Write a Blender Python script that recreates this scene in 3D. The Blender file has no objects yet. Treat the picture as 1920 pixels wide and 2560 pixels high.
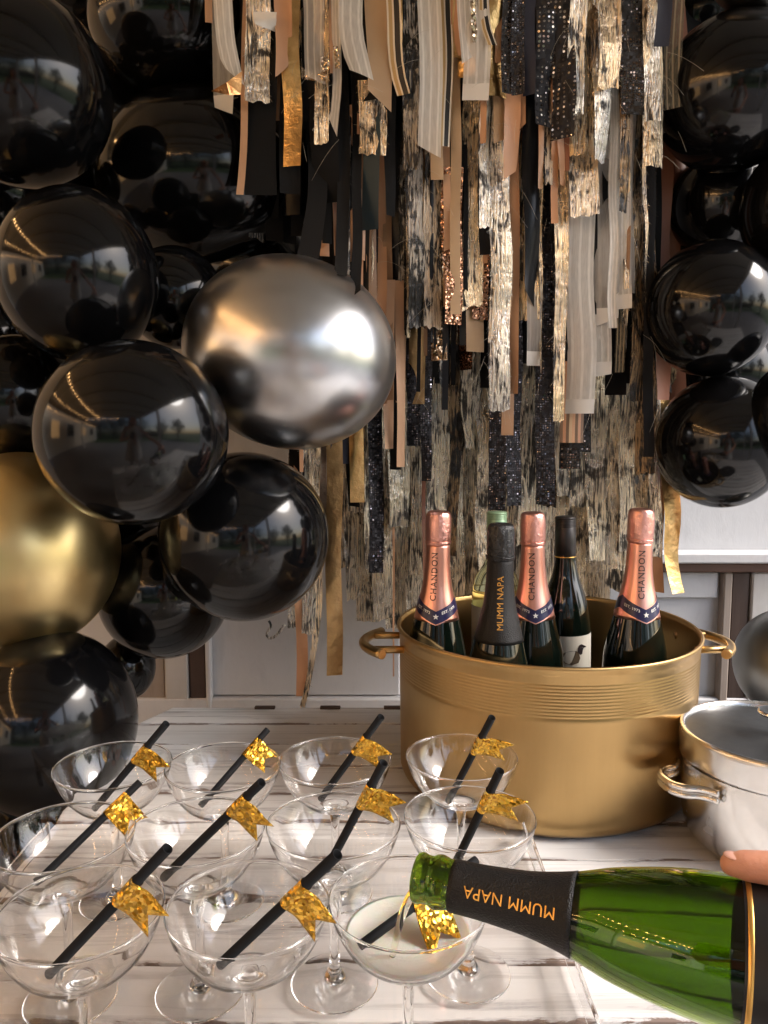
import bpy, bmesh, math, random
from math import sin, cos, pi, radians, sqrt, atan2, tan
from mathutils import Vector, Matrix, noise as mnoise

S = bpy.context.scene
COL = S.collection
R = random.Random(11)

# ---------------------------------------------------------------- camera, light, exposure
T = 0.76                      # height of the table top
H = 0.49                      # lens above the table top
F = 1924.0                    # focal length in pixels of the 1920 x 2560 photograph
PITCH = radians(6.0)
CAMP = Vector((0, 0, T + H))
cam = bpy.data.cameras.new('camera')
cam.sensor_fit = 'VERTICAL'; cam.sensor_height = 36.0
cam.lens = 36.0 * F / 2560.0
cam.clip_start = 0.005; cam.clip_end = 400
camo = bpy.data.objects.new('camera', cam); COL.objects.link(camo)
camo.location = CAMP
camo.rotation_euler = (radians(90) - PITCH, 0, 0)
S.camera = camo

SUN_EL, SUN_AZ = radians(43), radians(103)     # hazy evening light from the open side
W = bpy.data.worlds.new('World'); S.world = W; W.use_nodes = True
nt = W.node_tree; nt.nodes.clear()
sky = nt.nodes.new('ShaderNodeTexSky'); sky.sky_type = 'NISHITA'; sky.sun_disc = False
sky.sun_elevation = SUN_EL; sky.sun_rotation = SUN_AZ; sky.air_density = 1.0; sky.dust_density = 3.0
bg = nt.nodes.new('ShaderNodeBackground'); bg.inputs['Strength'].default_value = 0.15
wo = nt.nodes.new('ShaderNodeOutputWorld')
nt.links.new(sky.outputs[0], bg.inputs[0]); nt.links.new(bg.outputs[0], wo.inputs[0])
sl = bpy.data.lights.new('sun', 'SUN'); sl.energy = 1.0; sl.angle = radians(26); sl.color = (1, .985, .97)
so = bpy.data.objects.new('sun', sl); COL.objects.link(so)
sd = Vector((sin(SUN_AZ) * cos(SUN_EL), cos(SUN_AZ) * cos(SUN_EL), sin(SUN_EL)))
so.rotation_euler = sd.to_track_quat('Z', 'Y').to_euler(); so.location = (6, -6, 8)

S.view_settings.view_transform = 'Standard'; S.view_settings.look = 'None'
S.view_settings.gamma = 1.0; S.view_settings.use_curve_mapping = False
S.view_settings.exposure = 1.75
cy = S.cycles
cy.use_denoising = True
try: cy.denoiser = 'OPENIMAGEDENOISE'
except Exception: pass
cy.max_bounces = 32; cy.diffuse_bounces = 5; cy.glossy_bounces = 24; cy.transmission_bounces = 30
cy.transparent_max_bounces = 24
cy.caustics_reflective = False; cy.caustics_refractive = True; cy.blur_glossy = 0.3
cy.sample_clamp_indirect = 6.0; cy.sample_clamp_direct = 0
cy.use_light_tree = True

# ---------------------------------------------------------------- measuring
CP, SP = cos(PITCH), sin(PITCH)
def ray(px, py):
    a, b = (px - 960) / F, (py - 1280) / F
    return Vector((a, CP - b * SP, -SP - b * CP))
def PY(px, py, Y):            # the point seen at a pixel, on the upright plane at distance Y
    r = ray(px, py); return CAMP + r * (Y / r.y)
def PZ(px, py, z):            # the point seen at a pixel, at height z
    r = ray(px, py); return CAMP + r * ((z - CAMP.z) / r.z)
def PD(px, py, d):
    return CAMP + ray(px, py) * d
def proj(p):
    q = p - CAMP; d = q.y * CP - q.z * SP
    return 960 + F * q.x / d, 1280 - F * (q.y * SP + q.z * CP) / d, d

# ---------------------------------------------------------------- material helpers
def new_mat(name):
    m = bpy.data.materials.new(name); m.use_nodes = True
    n = m.node_tree; b = n.nodes['Principled BSDF']
    return m, n, b
def pm(name, col, rough=.5, metal=0., **kw):
    m, n, b = new_mat(name)
    b.inputs['Base Color'].default_value = (*col, 1)
    b.inputs['Roughness'].default_value = rough; b.inputs['Metallic'].default_value = metal
    for k, v in kw.items():
        b.inputs[k.replace('_', ' ')].default_value = v
    return m
def N(n, t, **kw):
    x = n.nodes.new(t)
    for k, v in kw.items(): setattr(x, k, v)
    return x
def coords(n, scale=(1, 1, 1), rnd=True, kind='Object'):
    tc = N(n, 'ShaderNodeTexCoord'); mp = N(n, 'ShaderNodeMapping')
    mp.inputs['Scale'].default_value = scale
    n.links.new(tc.outputs[kind], mp.inputs['Vector'])
    if rnd:
        oi = N(n, 'ShaderNodeObjectInfo'); mu = N(n, 'ShaderNodeMath', operation='MULTIPLY')
        mu.inputs[1].default_value = 37.0
        n.links.new(oi.outputs['Random'], mu.inputs[0]); n.links.new(mu.outputs[0], mp.inputs['Location'])
    return mp.outputs[0]
def noise(n, vec, scale, detail=3., rough=.5, dist=0.):
    x = N(n, 'ShaderNodeTexNoise'); x.inputs['Scale'].default_value = scale
    x.inputs['Detail'].default_value = detail; x.inputs['Roughness'].default_value = rough
    x.inputs['Distortion'].default_value = dist
    n.links.new(vec, x.inputs['Vector']); return x.outputs['Fac']
def ramp(n, fac, stops, mode='LINEAR'):
    r = N(n, 'ShaderNodeValToRGB'); r.color_ramp.interpolation = mode
    e = r.color_ramp.elements
    while len(e) < len(stops): e.new(.5)
    for i, (p, c) in enumerate(stops):
        e[i].position = p; e[i].color = (*c, 1) if len(c) == 3 else c
    n.links.new(fac, r.inputs[0]); return r.outputs[0]
def g(v): return (v, v, v)
def bump(n, b, h, strength=.3, dist=.002):
    x = N(n, 'ShaderNodeBump'); x.inputs['Strength'].default_value = strength; x.inputs['Distance'].default_value = dist
    n.links.new(h, x.inputs['Height']); n.links.new(x.outputs[0], b.inputs['Normal']); return x
def mth(n, op, a, b_=None):
    x = N(n, 'ShaderNodeMath', operation=op)
    for i, v in enumerate((a, b_)):
        if v is None: continue
        if isinstance(v, (int, float)): x.inputs[i].default_value = v
        else: n.links.new(v, x.inputs[i])
    return x.outputs[0]
def mixc(n, fac, a, b_):
    x = N(n, 'ShaderNodeMix', data_type='RGBA')
    for s, v in ((0, fac), (6, a), (7, b_)):
        if isinstance(v, (int, float)): x.inputs[s].default_value = v
        elif isinstance(v, tuple): x.inputs[s].default_value = (*v, 1)
        else: n.links.new(v, x.inputs[s])
    return x.outputs[2]

M = {}
# glass of the coupes, drink, tray
M['glass'] = pm('clear_glass', (1, 1, 1), 0, 0, IOR=1.45, Transmission_Weight=1.0)
M['acrylic'] = pm('clear_acrylic', (.985, .985, .98), .02, 0, IOR=1.45, Transmission_Weight=1.0)
def thin_clear():
    m, n, b = new_mat('clear_sheet'); tr_ = N(n, 'ShaderNodeBsdfTransparent'); tr_.inputs[0].default_value = (.97, .965, .96, 1)
    gl = N(n, 'ShaderNodeBsdfGlossy'); gl.inputs['Roughness'].default_value = .02; lw_ = N(n, 'ShaderNodeLayerWeight'); lw_.inputs[0].default_value = .5; pw_ = mth(n, 'ADD', mth(n, 'MULTIPLY', mth(n, 'POWER', lw_.outputs['Facing'], 4.), .5), .025)
    mx = N(n, 'ShaderNodeMixShader'); n.links.new(pw_, mx.inputs[0]); n.links.new(tr_.outputs[0], mx.inputs[1]); n.links.new(gl.outputs[0], mx.inputs[2])
    n.links.new(mx.outputs[0], n.nodes['Material Output'].inputs[0]); return m
M['clear_sheet'] = thin_clear()
M['green_glass'] = pm('green_glass', (.185, .305, .012), .03, 0, IOR=1.5, Transmission_Weight=1.0)
M['pale_glass'] = pm('pale_glass', (.90, .90, .55), .08, 0, IOR=1.12, Transmission_Weight=1.0)
M['dark_glass'] = pm('dark_bottle_glass', (.003, .006, .004), .06, 0, IOR=1.55)
M['champagne'] = pm('champagne_froth', (.84, .815, .735), .22, 0, Subsurface_Weight=.4, Subsurface_Scale=.01, Coat_Weight=.4)
M['stream'] = pm('champagne_stream', (.98, .95, .84), .02, 0, IOR=1.25, Transmission_Weight=1.0)
n_ = M['champagne'].node_tree; bump(n_, n_.nodes['Principled BSDF'], noise(n_, coords(n_), 260, 5, .7), .3, .002)
# balloons
def balloon_mat(name, col, rough, metal, bumpy=.03, **kw):
    m = pm(name, col, rough, metal, **kw); n = m.node_tree; b = n.nodes['Principled BSDF']
    v = coords(n); bump(n, b, noise(n, v, 60, 2), bumpy, .001)
    return m
M['latex'] = balloon_mat('black_latex', (.0035, .0035, .004), .11, 0, .01, IOR=1.42)
M['chrome'] = balloon_mat('chrome_silver_latex', (.58, .59, .61), .28, 1., .004)
M['chrome_dark'] = balloon_mat('dull_silver_latex', (.22, .215, .20), .36, 1., .004)
M['chrome_gold'] = balloon_mat('chrome_gold_latex', (.74, .58, .28), .36, 1., .004)
# brass tub
def brass():
    m = pm('brushed_brass', (.50, .31, .115), .32, 1.0); n = m.node_tree; b = n.nodes['Principled BSDF']
    v = coords(n, (1, 1, 60)); s = noise(n, v, 12, 4)
    v2 = coords(n); c = mth(n, 'ADD', mth(n, 'MULTIPLY', noise(n, v2, 7, 5, .6), .5), mth(n, 'MULTIPLY', noise(n, coords(n, (1, 1, .12)), 24, 5, .65), .5))
    col = mixc(n, c, (.31, .195, .08), (.57, .38, .165)); n.links.new(col, b.inputs['Base Color'])
    b.inputs['Anisotropic'].default_value = .75
    tg = N(n, 'ShaderNodeTangent', direction_type='RADIAL', axis='Z'); n.links.new(tg.outputs[0], b.inputs['Tangent'])
    return m
M['brass'] = brass()
M['brass_pale'] = pm('cut_brass_end', (.80, .52, .25), .4, 1.)
def aluminium(name, col, r0, r1):
    m = pm(name, col, .3, 1.0); n = m.node_tree; b = n.nodes['Principled BSDF']
    v = coords(n); n.links.new(ramp(n, noise(n, v, 25, 6, .65), [(.3, g(r0)), (.7, g(r1))]), b.inputs['Roughness'])
    w = coords(n, (1, 1, 120)); bump(n, b, noise(n, w, 8, 3), .08, .0004)
    c = noise(n, v, 40, 6, .7); n.links.new(mixc(n, c, tuple(x * .8 for x in col), tuple(min(1, x * 1.1) for x in col)), b.inputs['Base Color'])
    return m
M['alu'] = aluminium('worn_aluminium', (.74, .72, .70), .16, .30)
M['alu_lid'] = aluminium('dull_lid_metal', (.095, .10, .105), .40, .6)
# foil and paper on the bottles
def foil(name, col, rough, crinkle, scale=160):
    m = pm(name, col, rough, 1.0); n = m.node_tree; b = n.nodes['Principled BSDF']
    v = coords(n); bump(n, b, noise(n, v, scale, 4, .6, 1.), crinkle, .002); return m
M['rose_foil'] = foil('rose_foil', (.80, .40, .31), .34, .05)
M['rose_crinkle'] = foil('crinkled_rose_foil', (.84, .43, .36), .28, .6)
M['black_foil'] = pm('embossed_black_foil', (.008, .0075, .0075), .46, 0, Specular_IOR_Level=.35)
n_ = M['black_foil'].node_tree; b_ = n_.nodes['Principled BSDF']
vo = N(n_, 'ShaderNodeTexVoronoi'); vo.inputs['Scale'].default_value = 900
n_.links.new(coords(n_), vo.inputs['Vector']); bump(n_, b_, vo.outputs['Distance'], .55, .001)
M['black_crinkle'] = pm('crinkled_black_foil', (.014, .014, .015), .26, 0)
n_ = M['black_crinkle'].node_tree; bump(n_, n_.nodes['Principled BSDF'], noise(n_, coords(n_), 130, 4, .6, 1.), .8, .003)
M['navy'] = pm('navy_paper', (.012, .010, .055), .3, 0)
M['print_black'] = pm('black_print', (.02, .012, .012), .5)
M['print_gold'] = pm('gold_print', (.85, .46, .10), .35, .55)
M['print_white'] = pm('white_print', (.8, .78, .74), .5)
M['cream_label'] = pm('cream_label', (.66, .62, .53), .6)
M['duck_brown'] = pm('brown_print', (.12, .085, .05), .6)
M['green_cap'] = pm('pale_green_cap', (.30, .46, .28), .35, .2)
M['black_cap'] = pm('dark_brown_cap', (.022, .018, .017), .38, .2)
M['black_label'] = pm('black_label', (.012, .012, .013), .35)
M['gold_band'] = pm('gold_band', (.85, .50, .14), .3, .9)
# straws, flags
M['straw'] = pm('black_paper_straw', (.008, .008, .009), .6, 0, Specular_IOR_Level=.18)
def glitter(name, c0, c1, scale, tilt=.8, rough=.22):
    m = pm(name, c0, rough, 1.0); n = m.node_tree; b = n.nodes['Principled BSDF']
    v = coords(n); vo = N(n, 'ShaderNodeTexVoronoi'); vo.inputs['Scale'].default_value = scale; n.links.new(v, vo.inputs['Vector'])
    sep = N(n, 'ShaderNodeSeparateColor'); n.links.new(vo.outputs['Color'], sep.inputs[0])
    n.links.new(mixc(n, sep.outputs[0], c0, c1), b.inputs['Base Color'])
    geo = N(n, 'ShaderNodeNewGeometry')
    sub = N(n, 'ShaderNodeVectorMath', operation='SUBTRACT'); n.links.new(vo.outputs['Color'], sub.inputs[0]); sub.inputs[1].default_value = (.5, .5, .5)
    sc = N(n, 'ShaderNodeVectorMath', operation='SCALE'); n.links.new(sub.outputs[0], sc.inputs[0]); sc.inputs['Scale'].default_value = tilt
    ad = N(n, 'ShaderNodeVectorMath', operation='ADD'); n.links.new(geo.outputs['Normal'], ad.inputs[0]); n.links.new(sc.outputs[0], ad.inputs[1])
    no = N(n, 'ShaderNodeVectorMath', operation='NORMALIZE'); n.links.new(ad.outputs[0], no.inputs[0]); n.links.new(no.outputs[0], b.inputs['Normal'])
    return m
M['glitter_gold'] = glitter('gold_glitter_card', (1.0, .66, .12), (.60, .28, .02), 430, 1.1)
M['glitter_silver'] = glitter('pale_glitter', (.85, .70, .52), (.50, .36, .24), 330, 1.1)
M['glitter_rose'] = glitter('rose_glitter', (.75, .42, .27), (.36, .18, .10), 420, 1.1)
M['glitter_brown'] = glitter('copper_glitter', (.42, .21, .12), (.16, .07, .04), 500, 1.0)

# ribbons
def satin(name, col, rough=.42, sheen=.4, weave=.12, metal=0.):
    m = pm(name, col, rough, metal, Sheen_Weight=sheen, Specular_IOR_Level=.5 if sheen > .3 else .22); n = m.node_tree; b = n.nodes['Principled BSDF']
    v = coords(n); c = noise(n, v, 18, 4)
    n.links.new(mixc(n, c, tuple(x * .82 for x in col), tuple(min(1, x * 1.12) for x in col)), b.inputs['Base Color'])
    bump(n, b, noise(n, coords(n, (1, 1, .25)), 900, 2), weave, .0006); return m
M['satin_copper'] = satin('copper_satin', (.58, .285, .135))
M['satin_peach'] = satin('peach_satin', (.60, .345, .195))
M['satin_tan'] = satin('tan_satin', (.50, .32, .17), .45)
M['satin_brown'] = satin('brown_satin', (.36, .19, .09))
M['satin_rust'] = satin('rust_satin', (.26, .085, .035))
M['black'] = satin('black_cloth', (.007, .0065, .0065), .85, .03, .3)
M['black_satin'] = satin('black_satin', (.008, .009, .012), .28, .1, .05)
M['navy_satin'] = satin('navy_satin', (.028, .028, .042), .5, .2, .1)
M['teal'] = satin('dark_teal_satin', (.022, .042, .052), .45, .2, .1)
M['black_velvet'] = satin('black_velvet', (.008, .0075, .008), .85, .15, .6)
def lame(name, c0, c1, rough):
    m = pm(name, c0, rough, 1.0); n = m.node_tree; b = n.nodes['Principled BSDF']
    v = coords(n); f = noise(n, v, 26, 5, .6)
    n.links.new(mixc(n, ramp(n, f, [(.35, g(0)), (.65, g(1))]), c1, c0), b.inputs['Base Color'])
    bump(n, b, noise(n, v, 45, 4, .6), .5, .006); return m
M['foil_gold'] = lame('gold_lame', (.88, .60, .27), (.52, .30, .11), .30)
M['foil_tan'] = lame('dull_gold_lame', (.62, .42, .20), (.44, .28, .13), .42)
M['foil_grey'] = lame('grey_lame', (.40, .32, .25), (.22, .17, .13), .35)
M['foil_copper'] = lame('copper_lame', (.85, .48, .22), (.45, .18, .06), .3)
def mottle(name, lo, hi, dark, mid=.47, spread=.07, metal=.75):
    m = pm(name, hi, .36, metal); n = m.node_tree; b = n.nodes['Principled BSDF']
    fine = noise(n, coords(n, (1, 1, .05)), 330, 3, .6)        # upright fibres
    blot = noise(n, coords(n, (1, 1, .55)), 30, 5, .6, 1.0)   # ragged dark patches
    slow = noise(n, coords(n), 13, 2)
    s = mth(n, 'ADD', mth(n, 'MULTIPLY', fine, .38), mth(n, 'MULTIPLY', blot, .62))
    k = ramp(n, s, [(mid - spread * .6, g(0)), (mid + spread * .25, g(1))])
    c = mixc(n, ramp(n, mth(n, 'ADD', mth(n, 'MULTIPLY', fine, .5), mth(n, 'MULTIPLY', slow, .5)), [(.42, g(0)), (.58, g(1))]), lo, hi)
    n.links.new(mixc(n, k, dark, c), b.inputs['Base Color'])
    n.links.new(ramp(n, k, [(0, g(0)), (1, g(metal))]), b.inputs['Metallic'])
    n.links.new(ramp(n, fine, [(.35, g(.15)), (.65, g(.40))]), b.inputs['Roughness'])
    bump(n, b, mth(n, 'ADD', fine, mth(n, 'MULTIPLY', noise(n, coords(n), 38, 3), 1.2)), .85, .005); return m
M['mottle_silver'] = mottle('pale_mottled_foil', (.60, .56, .52), (.92, .85, .70), (.03, .027, .024), .46)
M['mottle_gold'] = mottle('gold_mottled_foil', (.54, .45, .36), (.92, .72, .46), (.03, .024, .018), .462)
M['mottle_back'] = mottle('dull_mottled_foil', (.54, .49, .42), (.86, .74, .55), (.05, .042, .034), .468)
M['mottle_dark'] = mottle('dark_mottled_foil', (.15, .10, .06), (.34, .23, .13), (.014, .010, .008), .50)
M['fur_dark'] = mottle('dark_fibre_strip', (.20, .18, .16), (.52, .47, .40), (.012, .011, .010), .52, .05, .3)
M['fur_tan'] = mottle('tan_fibre_strip', (.38, .30, .22), (.66, .54, .40), (.018, .014, .011), .47, .06, .3)
def dots(name, base, dot, scale, size):
    m = pm(name, base, .5, 0.); n = m.node_tree; b = n.nodes['Principled BSDF']
    uv = N(n, 'ShaderNodeTexCoord'); mp = N(n, 'ShaderNodeMapping'); mp.inputs['Scale'].default_value = (scale, scale, scale)
    n.links.new(uv.outputs['Object'], mp.inputs[0])
    vo = N(n, 'ShaderNodeTexVoronoi'); vo.inputs['Scale'].default_value = 1; vo.inputs['Randomness'].default_value = .25
    n.links.new(mp.outputs[0], vo.inputs['Vector'])
    k = ramp(n, vo.outputs['Distance'], [(size, g(1)), (size + .06, g(0))])
    n.links.new(mixc(n, k, base, dot), b.inputs['Base Color']); n.links.new(k, b.inputs['Metallic'])
    n.links.new(ramp(n, k, [(0, g(.65)), (1, g(.16))]), b.inputs['Roughness'])
    geo = N(n, 'ShaderNodeNewGeometry')
    sub = N(n, 'ShaderNodeVectorMath', operation='SUBTRACT'); n.links.new(vo.outputs['Color'], sub.inputs[0]); sub.inputs[1].default_value = (.5, .5, .5)
    sc = N(n, 'ShaderNodeVectorMath', operation='SCALE'); n.links.new(sub.outputs[0], sc.inputs[0]); sc.inputs['Scale'].default_value = .9
    ad = N(n, 'ShaderNodeVectorMath', operation='ADD'); n.links.new(geo.outputs['Normal'], ad.inputs[0]); n.links.new(sc.outputs[0], ad.inputs[1])
    no = N(n, 'ShaderNodeVectorMath', operation='NORMALIZE'); n.links.new(ad.outputs[0], no.inputs[0]); n.links.new(no.outputs[0], b.inputs['Normal'])
    return m
M['dots'] = dots('black_sequin_dots', (.012, .011, .014), (.55, .50, .46), 150, .24)
M['dots_fine'] = dots('fine_black_sequins', (.013, .012, .016), (.16, .15, .17), 260, .30)
M['dots_brown'] = dots('brown_black_sequins', (.016, .013, .012), (.15, .11, .09), 230, .30)
def sheer(name, col, alpha, lines, metal_line=None):
    m, n, b = new_mat(name)
    out = n.nodes['Material Output']
    uv = N(n, 'ShaderNodeUVMap'); sp = N(n, 'ShaderNodeSeparateXYZ'); n.links.new(uv.outputs[0], sp.inputs[0])
    w = mth(n, 'ABSOLUTE', mth(n, 'SINE', mth(n, 'MULTIPLY', sp.outputs[0], pi * lines)))
    k = ramp(n, w, [(.86, g(0)), (.97, g(1))])
    fib = noise(n, coords(n, (1, 1, .1)), 420, 2)
    b.inputs['Base Color'].default_value = (*col, 1); b.inputs['Roughness'].default_value = .5
    b.inputs['Sheen Weight'].default_value = .4
    if metal_line:
        n.links.new(mixc(n, k, col, metal_line), b.inputs['Base Color'])
    a = mth(n, 'ADD', mth(n, 'MULTIPLY', fib, .35), mth(n, 'ADD', mth(n, 'MULTIPLY', k, .16), alpha - .17))
    cl = N(n, 'ShaderNodeClamp'); n.links.new(a, cl.inputs[0])
    tl = N(n, 'ShaderNodeBsdfTranslucent'); tl.inputs[0].default_value = (*col, 1)
    mx = N(n, 'ShaderNodeMixShader'); mx.inputs[0].default_value = .25
    n.links.new(b.outputs[0], mx.inputs[1]); n.links.new(tl.outputs[0], mx.inputs[2])
    tr = N(n, 'ShaderNodeBsdfTransparent'); m2 = N(n, 'ShaderNodeMixShader')
    n.links.new(cl.outputs[0], m2.inputs[0]); n.links.new(tr.outputs[0], m2.inputs[1]); n.links.new(mx.outputs[0], m2.inputs[2])
    n.links.new(m2.outputs[0], out.inputs[0]); return m
M['sheer'] = sheer('ivory_organza', (.82, .77, .69), .78, 3, (.90, .86, .79))
M['sheer_grey'] = sheer('grey_organza', (.55, .51, .46), .62, 2)
M['sheer_olive'] = sheer('olive_organza', (.20, .17, .11), .6, 3, (.5, .38, .24))
M['sheer_seq'] = sheer('sequined_organza', (.60, .48, .38), .6, 3, (.85, .7, .5))
M['hem'] = pm('white_hem', (.74, .70, .64), .6)
def stripes(name, cols):
    m = pm(name, cols[0], .4, .15); n = m.node_tree; b = n.nodes['Principled BSDF']
    uv = N(n, 'ShaderNodeUVMap'); sp = N(n, 'ShaderNodeSeparateXYZ'); n.links.new(uv.outputs[0], sp.inputs[0])
    k = len(cols); n.links.new(ramp(n, sp.outputs[0], [(i / k, c) for i, c in enumerate(cols)], 'CONSTANT'), b.inputs['Base Color'])
    bump(n, b, noise(n, coords(n), 700, 2), .6, .001); return m
iv, bk, gd = (.72, .62, .48), (.02, .017, .015), (.50, .33, .14)
M['stripe'] = stripes('ivory_black_gold_stripe', [iv, gd, gd, iv, bk, bk, bk, iv])
M['stripe_rose'] = stripes('rose_gold_stripe', [(.3, .2, .14), (.7, .4, .26), (.25, .17, .12), (.8, .6, .4), (.8, .5, .32), (.25, .17, .12), (.7, .42, .28), (.3, .2, .14)])
M['thread'] = pm('loose_pale_thread', (.55, .48, .38), .4, .3)
M['rod'] = pm('dark_wood_rod', (.08, .05, .03), .6)

# wood and walls
def painted_wood(name, paint, under, wear, sx=(1, 1, 1), grime=(.45, .42, .38), rough=.55):
    m = pm(name, paint, rough, 0.); n = m.node_tree; b = n.nodes['Principled BSDF']
    v = coords(n, sx); v1 = coords(n)
    grain = noise(n, v, 26, 6, .65, .4)                        # long streaks
    big = noise(n, v1, 5.5, 4, .6)
    patch = noise(n, coords(n, tuple(.35 + .65 * s for s in sx)), 9, 6, .72)
    base = mixc(n, ramp(n, big, [(.35, g(0)), (.7, g(.55))]), paint, grime)
    base = mixc(n, ramp(n, grain, [(.52, g(0)), (.66, g(.55))]), base, grime)
    s = mth(n, 'ADD', mth(n, 'MULTIPLY', grain, .6), mth(n, 'MULTIPLY', patch, .4))
    k = ramp(n, s, [(wear, g(0)), (wear + .035, g(1))])
    n.links.new(mixc(n, k, base, under), b.inputs['Base Color'])
    n.links.new(ramp(n, grain, [(.3, g(rough - .14)), (.7, g(rough + .2))]), b.inputs['Roughness'])
    hh = mth(n, 'SUBTRACT', grain, mth(n, 'MULTIPLY', k, .5)); bump(n, b, hh, .35, .003); return m
def table_paint():
    m = pm('white_washed_planks', (.75, .71, .68), .5); n = m.node_tree; b = n.nodes['Principled BSDF']
    grain = noise(n, coords(n, (.055, 1.7, 1)), 30, 7, .68, .5)
    wide = noise(n, coords(n, (.3, 1, 1)), 7, 5, .6)
    chips = noise(n, coords(n, (.30, 1.3, 1)), 21, 7, .7, .8)
    gen = N(n, 'ShaderNodeTexCoord'); sp = N(n, 'ShaderNodeSeparateXYZ'); n.links.new(gen.outputs['Generated'], sp.inputs[0])
    edge = mth(n, 'MULTIPLY', mth(n, 'ABSOLUTE', mth(n, 'SUBTRACT', sp.outputs[1], .5)), 2.)     # 1 at the long edges
    ek = ramp(n, edge, [(.80, g(0)), (1., g(.13))])
    paint = mixc(n, ramp(n, wide, [(.35, g(0)), (.68, g(1))]), (.82, .80, .785), (.67, .65, .635))
    paint = mixc(n, ramp(n, grain, [(.50, g(0)), (.60, g(.55))]), paint, (.43, .40, .385))
    s_ = mth(n, 'ADD', mth(n, 'ADD', mth(n, 'MULTIPLY', chips, .55), mth(n, 'MULTIPLY', grain, .45)), ek)
    k = ramp(n, s_, [(.605, g(0)), (.622, g(1))]); k2 = ramp(n, s_, [(.565, g(0)), (.59, g(.55))])
    c = mixc(n, k2, paint, (.40, .385, .40)); c = mixc(n, k, c, (.19, .14, .115))
    n.links.new(c, b.inputs['Base Color']); n.links.new(ramp(n, grain, [(.3, g(.36)), (.7, g(.68))]), b.inputs['Roughness'])
    hh = mth(n, 'SUBTRACT', mth(n, 'MULTIPLY', grain, .5), mth(n, 'MULTIPLY', k2, .5)); bump(n, b, hh, .5, .003); return m
M['table_paint'] = table_paint()
M['seam_grey'] = pm('grey_seam', (.26, .25, .26), .8)
M['table_dark'] = pm('dark_wood_end', (.07, .045, .032), .8)
M['wall_paint'] = painted_wood('white_wall_paint', (.60, .60, .61), (.3, .27, .24), .74, (1, 1, .4), (.51, .51, .52), .6)
M['post_white'] = painted_wood('chipped_white_boards', (.55, .54, .52), (.17, .11, .075), .56, (1.4, 1, .14), (.36, .33, .30), .6)
M['post_brown'] = painted_wood('dark_brown_boards', (.055, .030, .020), (.20, .13, .08), .68, (1.3, 1, .12), (.035, .02, .014), .6)
M['rail_brown'] = painted_wood('red_brown_rail', (.115, .058, .038), (.25, .17, .12), .70, (.15, 1, 1), (.07, .04, .028), .6)
M['taupe'] = painted_wood('taupe_boards', (.30, .25, .21), (.14, .09, .06), .66, (1.3, 1, .15), (.22, .17, .14), .6)
M['ceiling'] = painted_wood('cream_ceiling_boards', (.52, .50, .44), (.4, .32, .2), .8, (1, .1, 1), (.45, .43, .37), .6)
M['beam'] = pm('cream_beam', (.50, .47, .38), .6)
M['patio'] = pm('patio_paving', (.2, .19, .18), .75)
n_ = M['patio'].node_tree; n_.links.new(mixc(n_, noise(n_, coords(n_), 3, 6), (.15, .14, .135), (.25, .235, .22)), n_.nodes['Principled BSDF'].inputs['Base Color'])
M['lawn'] = pm('lawn', (.06, .11, .03), .9)
n_ = M['lawn'].node_tree; n_.links.new(mixc(n_, noise(n_, coords(n_), 6, 6), (.035, .075, .02), (.10, .15, .045)), n_.nodes['Principled BSDF'].inputs['Base Color'])
M['stucco'] = pm('cream_stucco', (.58, .50, .40), .8)
M['window_dark'] = pm('dark_window_glass', (.02, .025, .03), .05)
M['lit_window'] = pm('lit_window', (.8, .5, .25), .4, 0., Emission_Color=(1, .58, .25, 1), Emission_Strength=.8)
M['trim_white'] = pm('white_trim', (.7, .68, .64), .5)
M['roof_tile'] = pm('roof_tiles', (.20, .13, .10), .8)
M['leaf'] = pm('tree_leaf', (.05, .085, .025), .6)
M['bark'] = pm('tree_bark', (.10, .075, .055), .9)
M['bulb'] = pm('lit_bulb', (1, .8, .5), .3, 0., Emission_Color=(1, .52, .19, 1), Emission_Strength=34.)
M['wire'] = pm('black_wire', (.01, .01, .01), .6)
M['skin'] = pm('skin', (.62, .30, .20), .5, 0., Subsurface_Weight=.15, Subsurface_Scale=.01)
n_ = M['skin'].node_tree; b_ = n_.nodes['Principled BSDF']
b_.inputs['Subsurface Radius'].default_value = (1, .35, .2)
n_.links.new(mixc(n_, noise(n_, coords(n_), 60, 4), (.55, .24, .15), (.68, .35, .24)), b_.inputs['Base Color'])
bump(n_, b_, noise(n_, coords(n_), 420, 3), .25, .0012)
M['nail'] = pm('nail', (.70, .40, .32), .25, 0., Coat_Weight=.5)
M['dress'] = pm('white_cotton', (.72, .70, .68), .85)
M['hair'] = pm('brown_hair', (.06, .035, .022), .5)
M['eye'] = pm('eye', (.03, .02, .015), .2)
M['lips'] = pm('lips', (.45, .16, .13), .5)
M['phone'] = pm('black_phone', (.012, .012, .013), .15)
M['ice'] = pm('ice', (.9, .94, .96), .15, 0., IOR=1.31, Transmission_Weight=.8)

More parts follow.
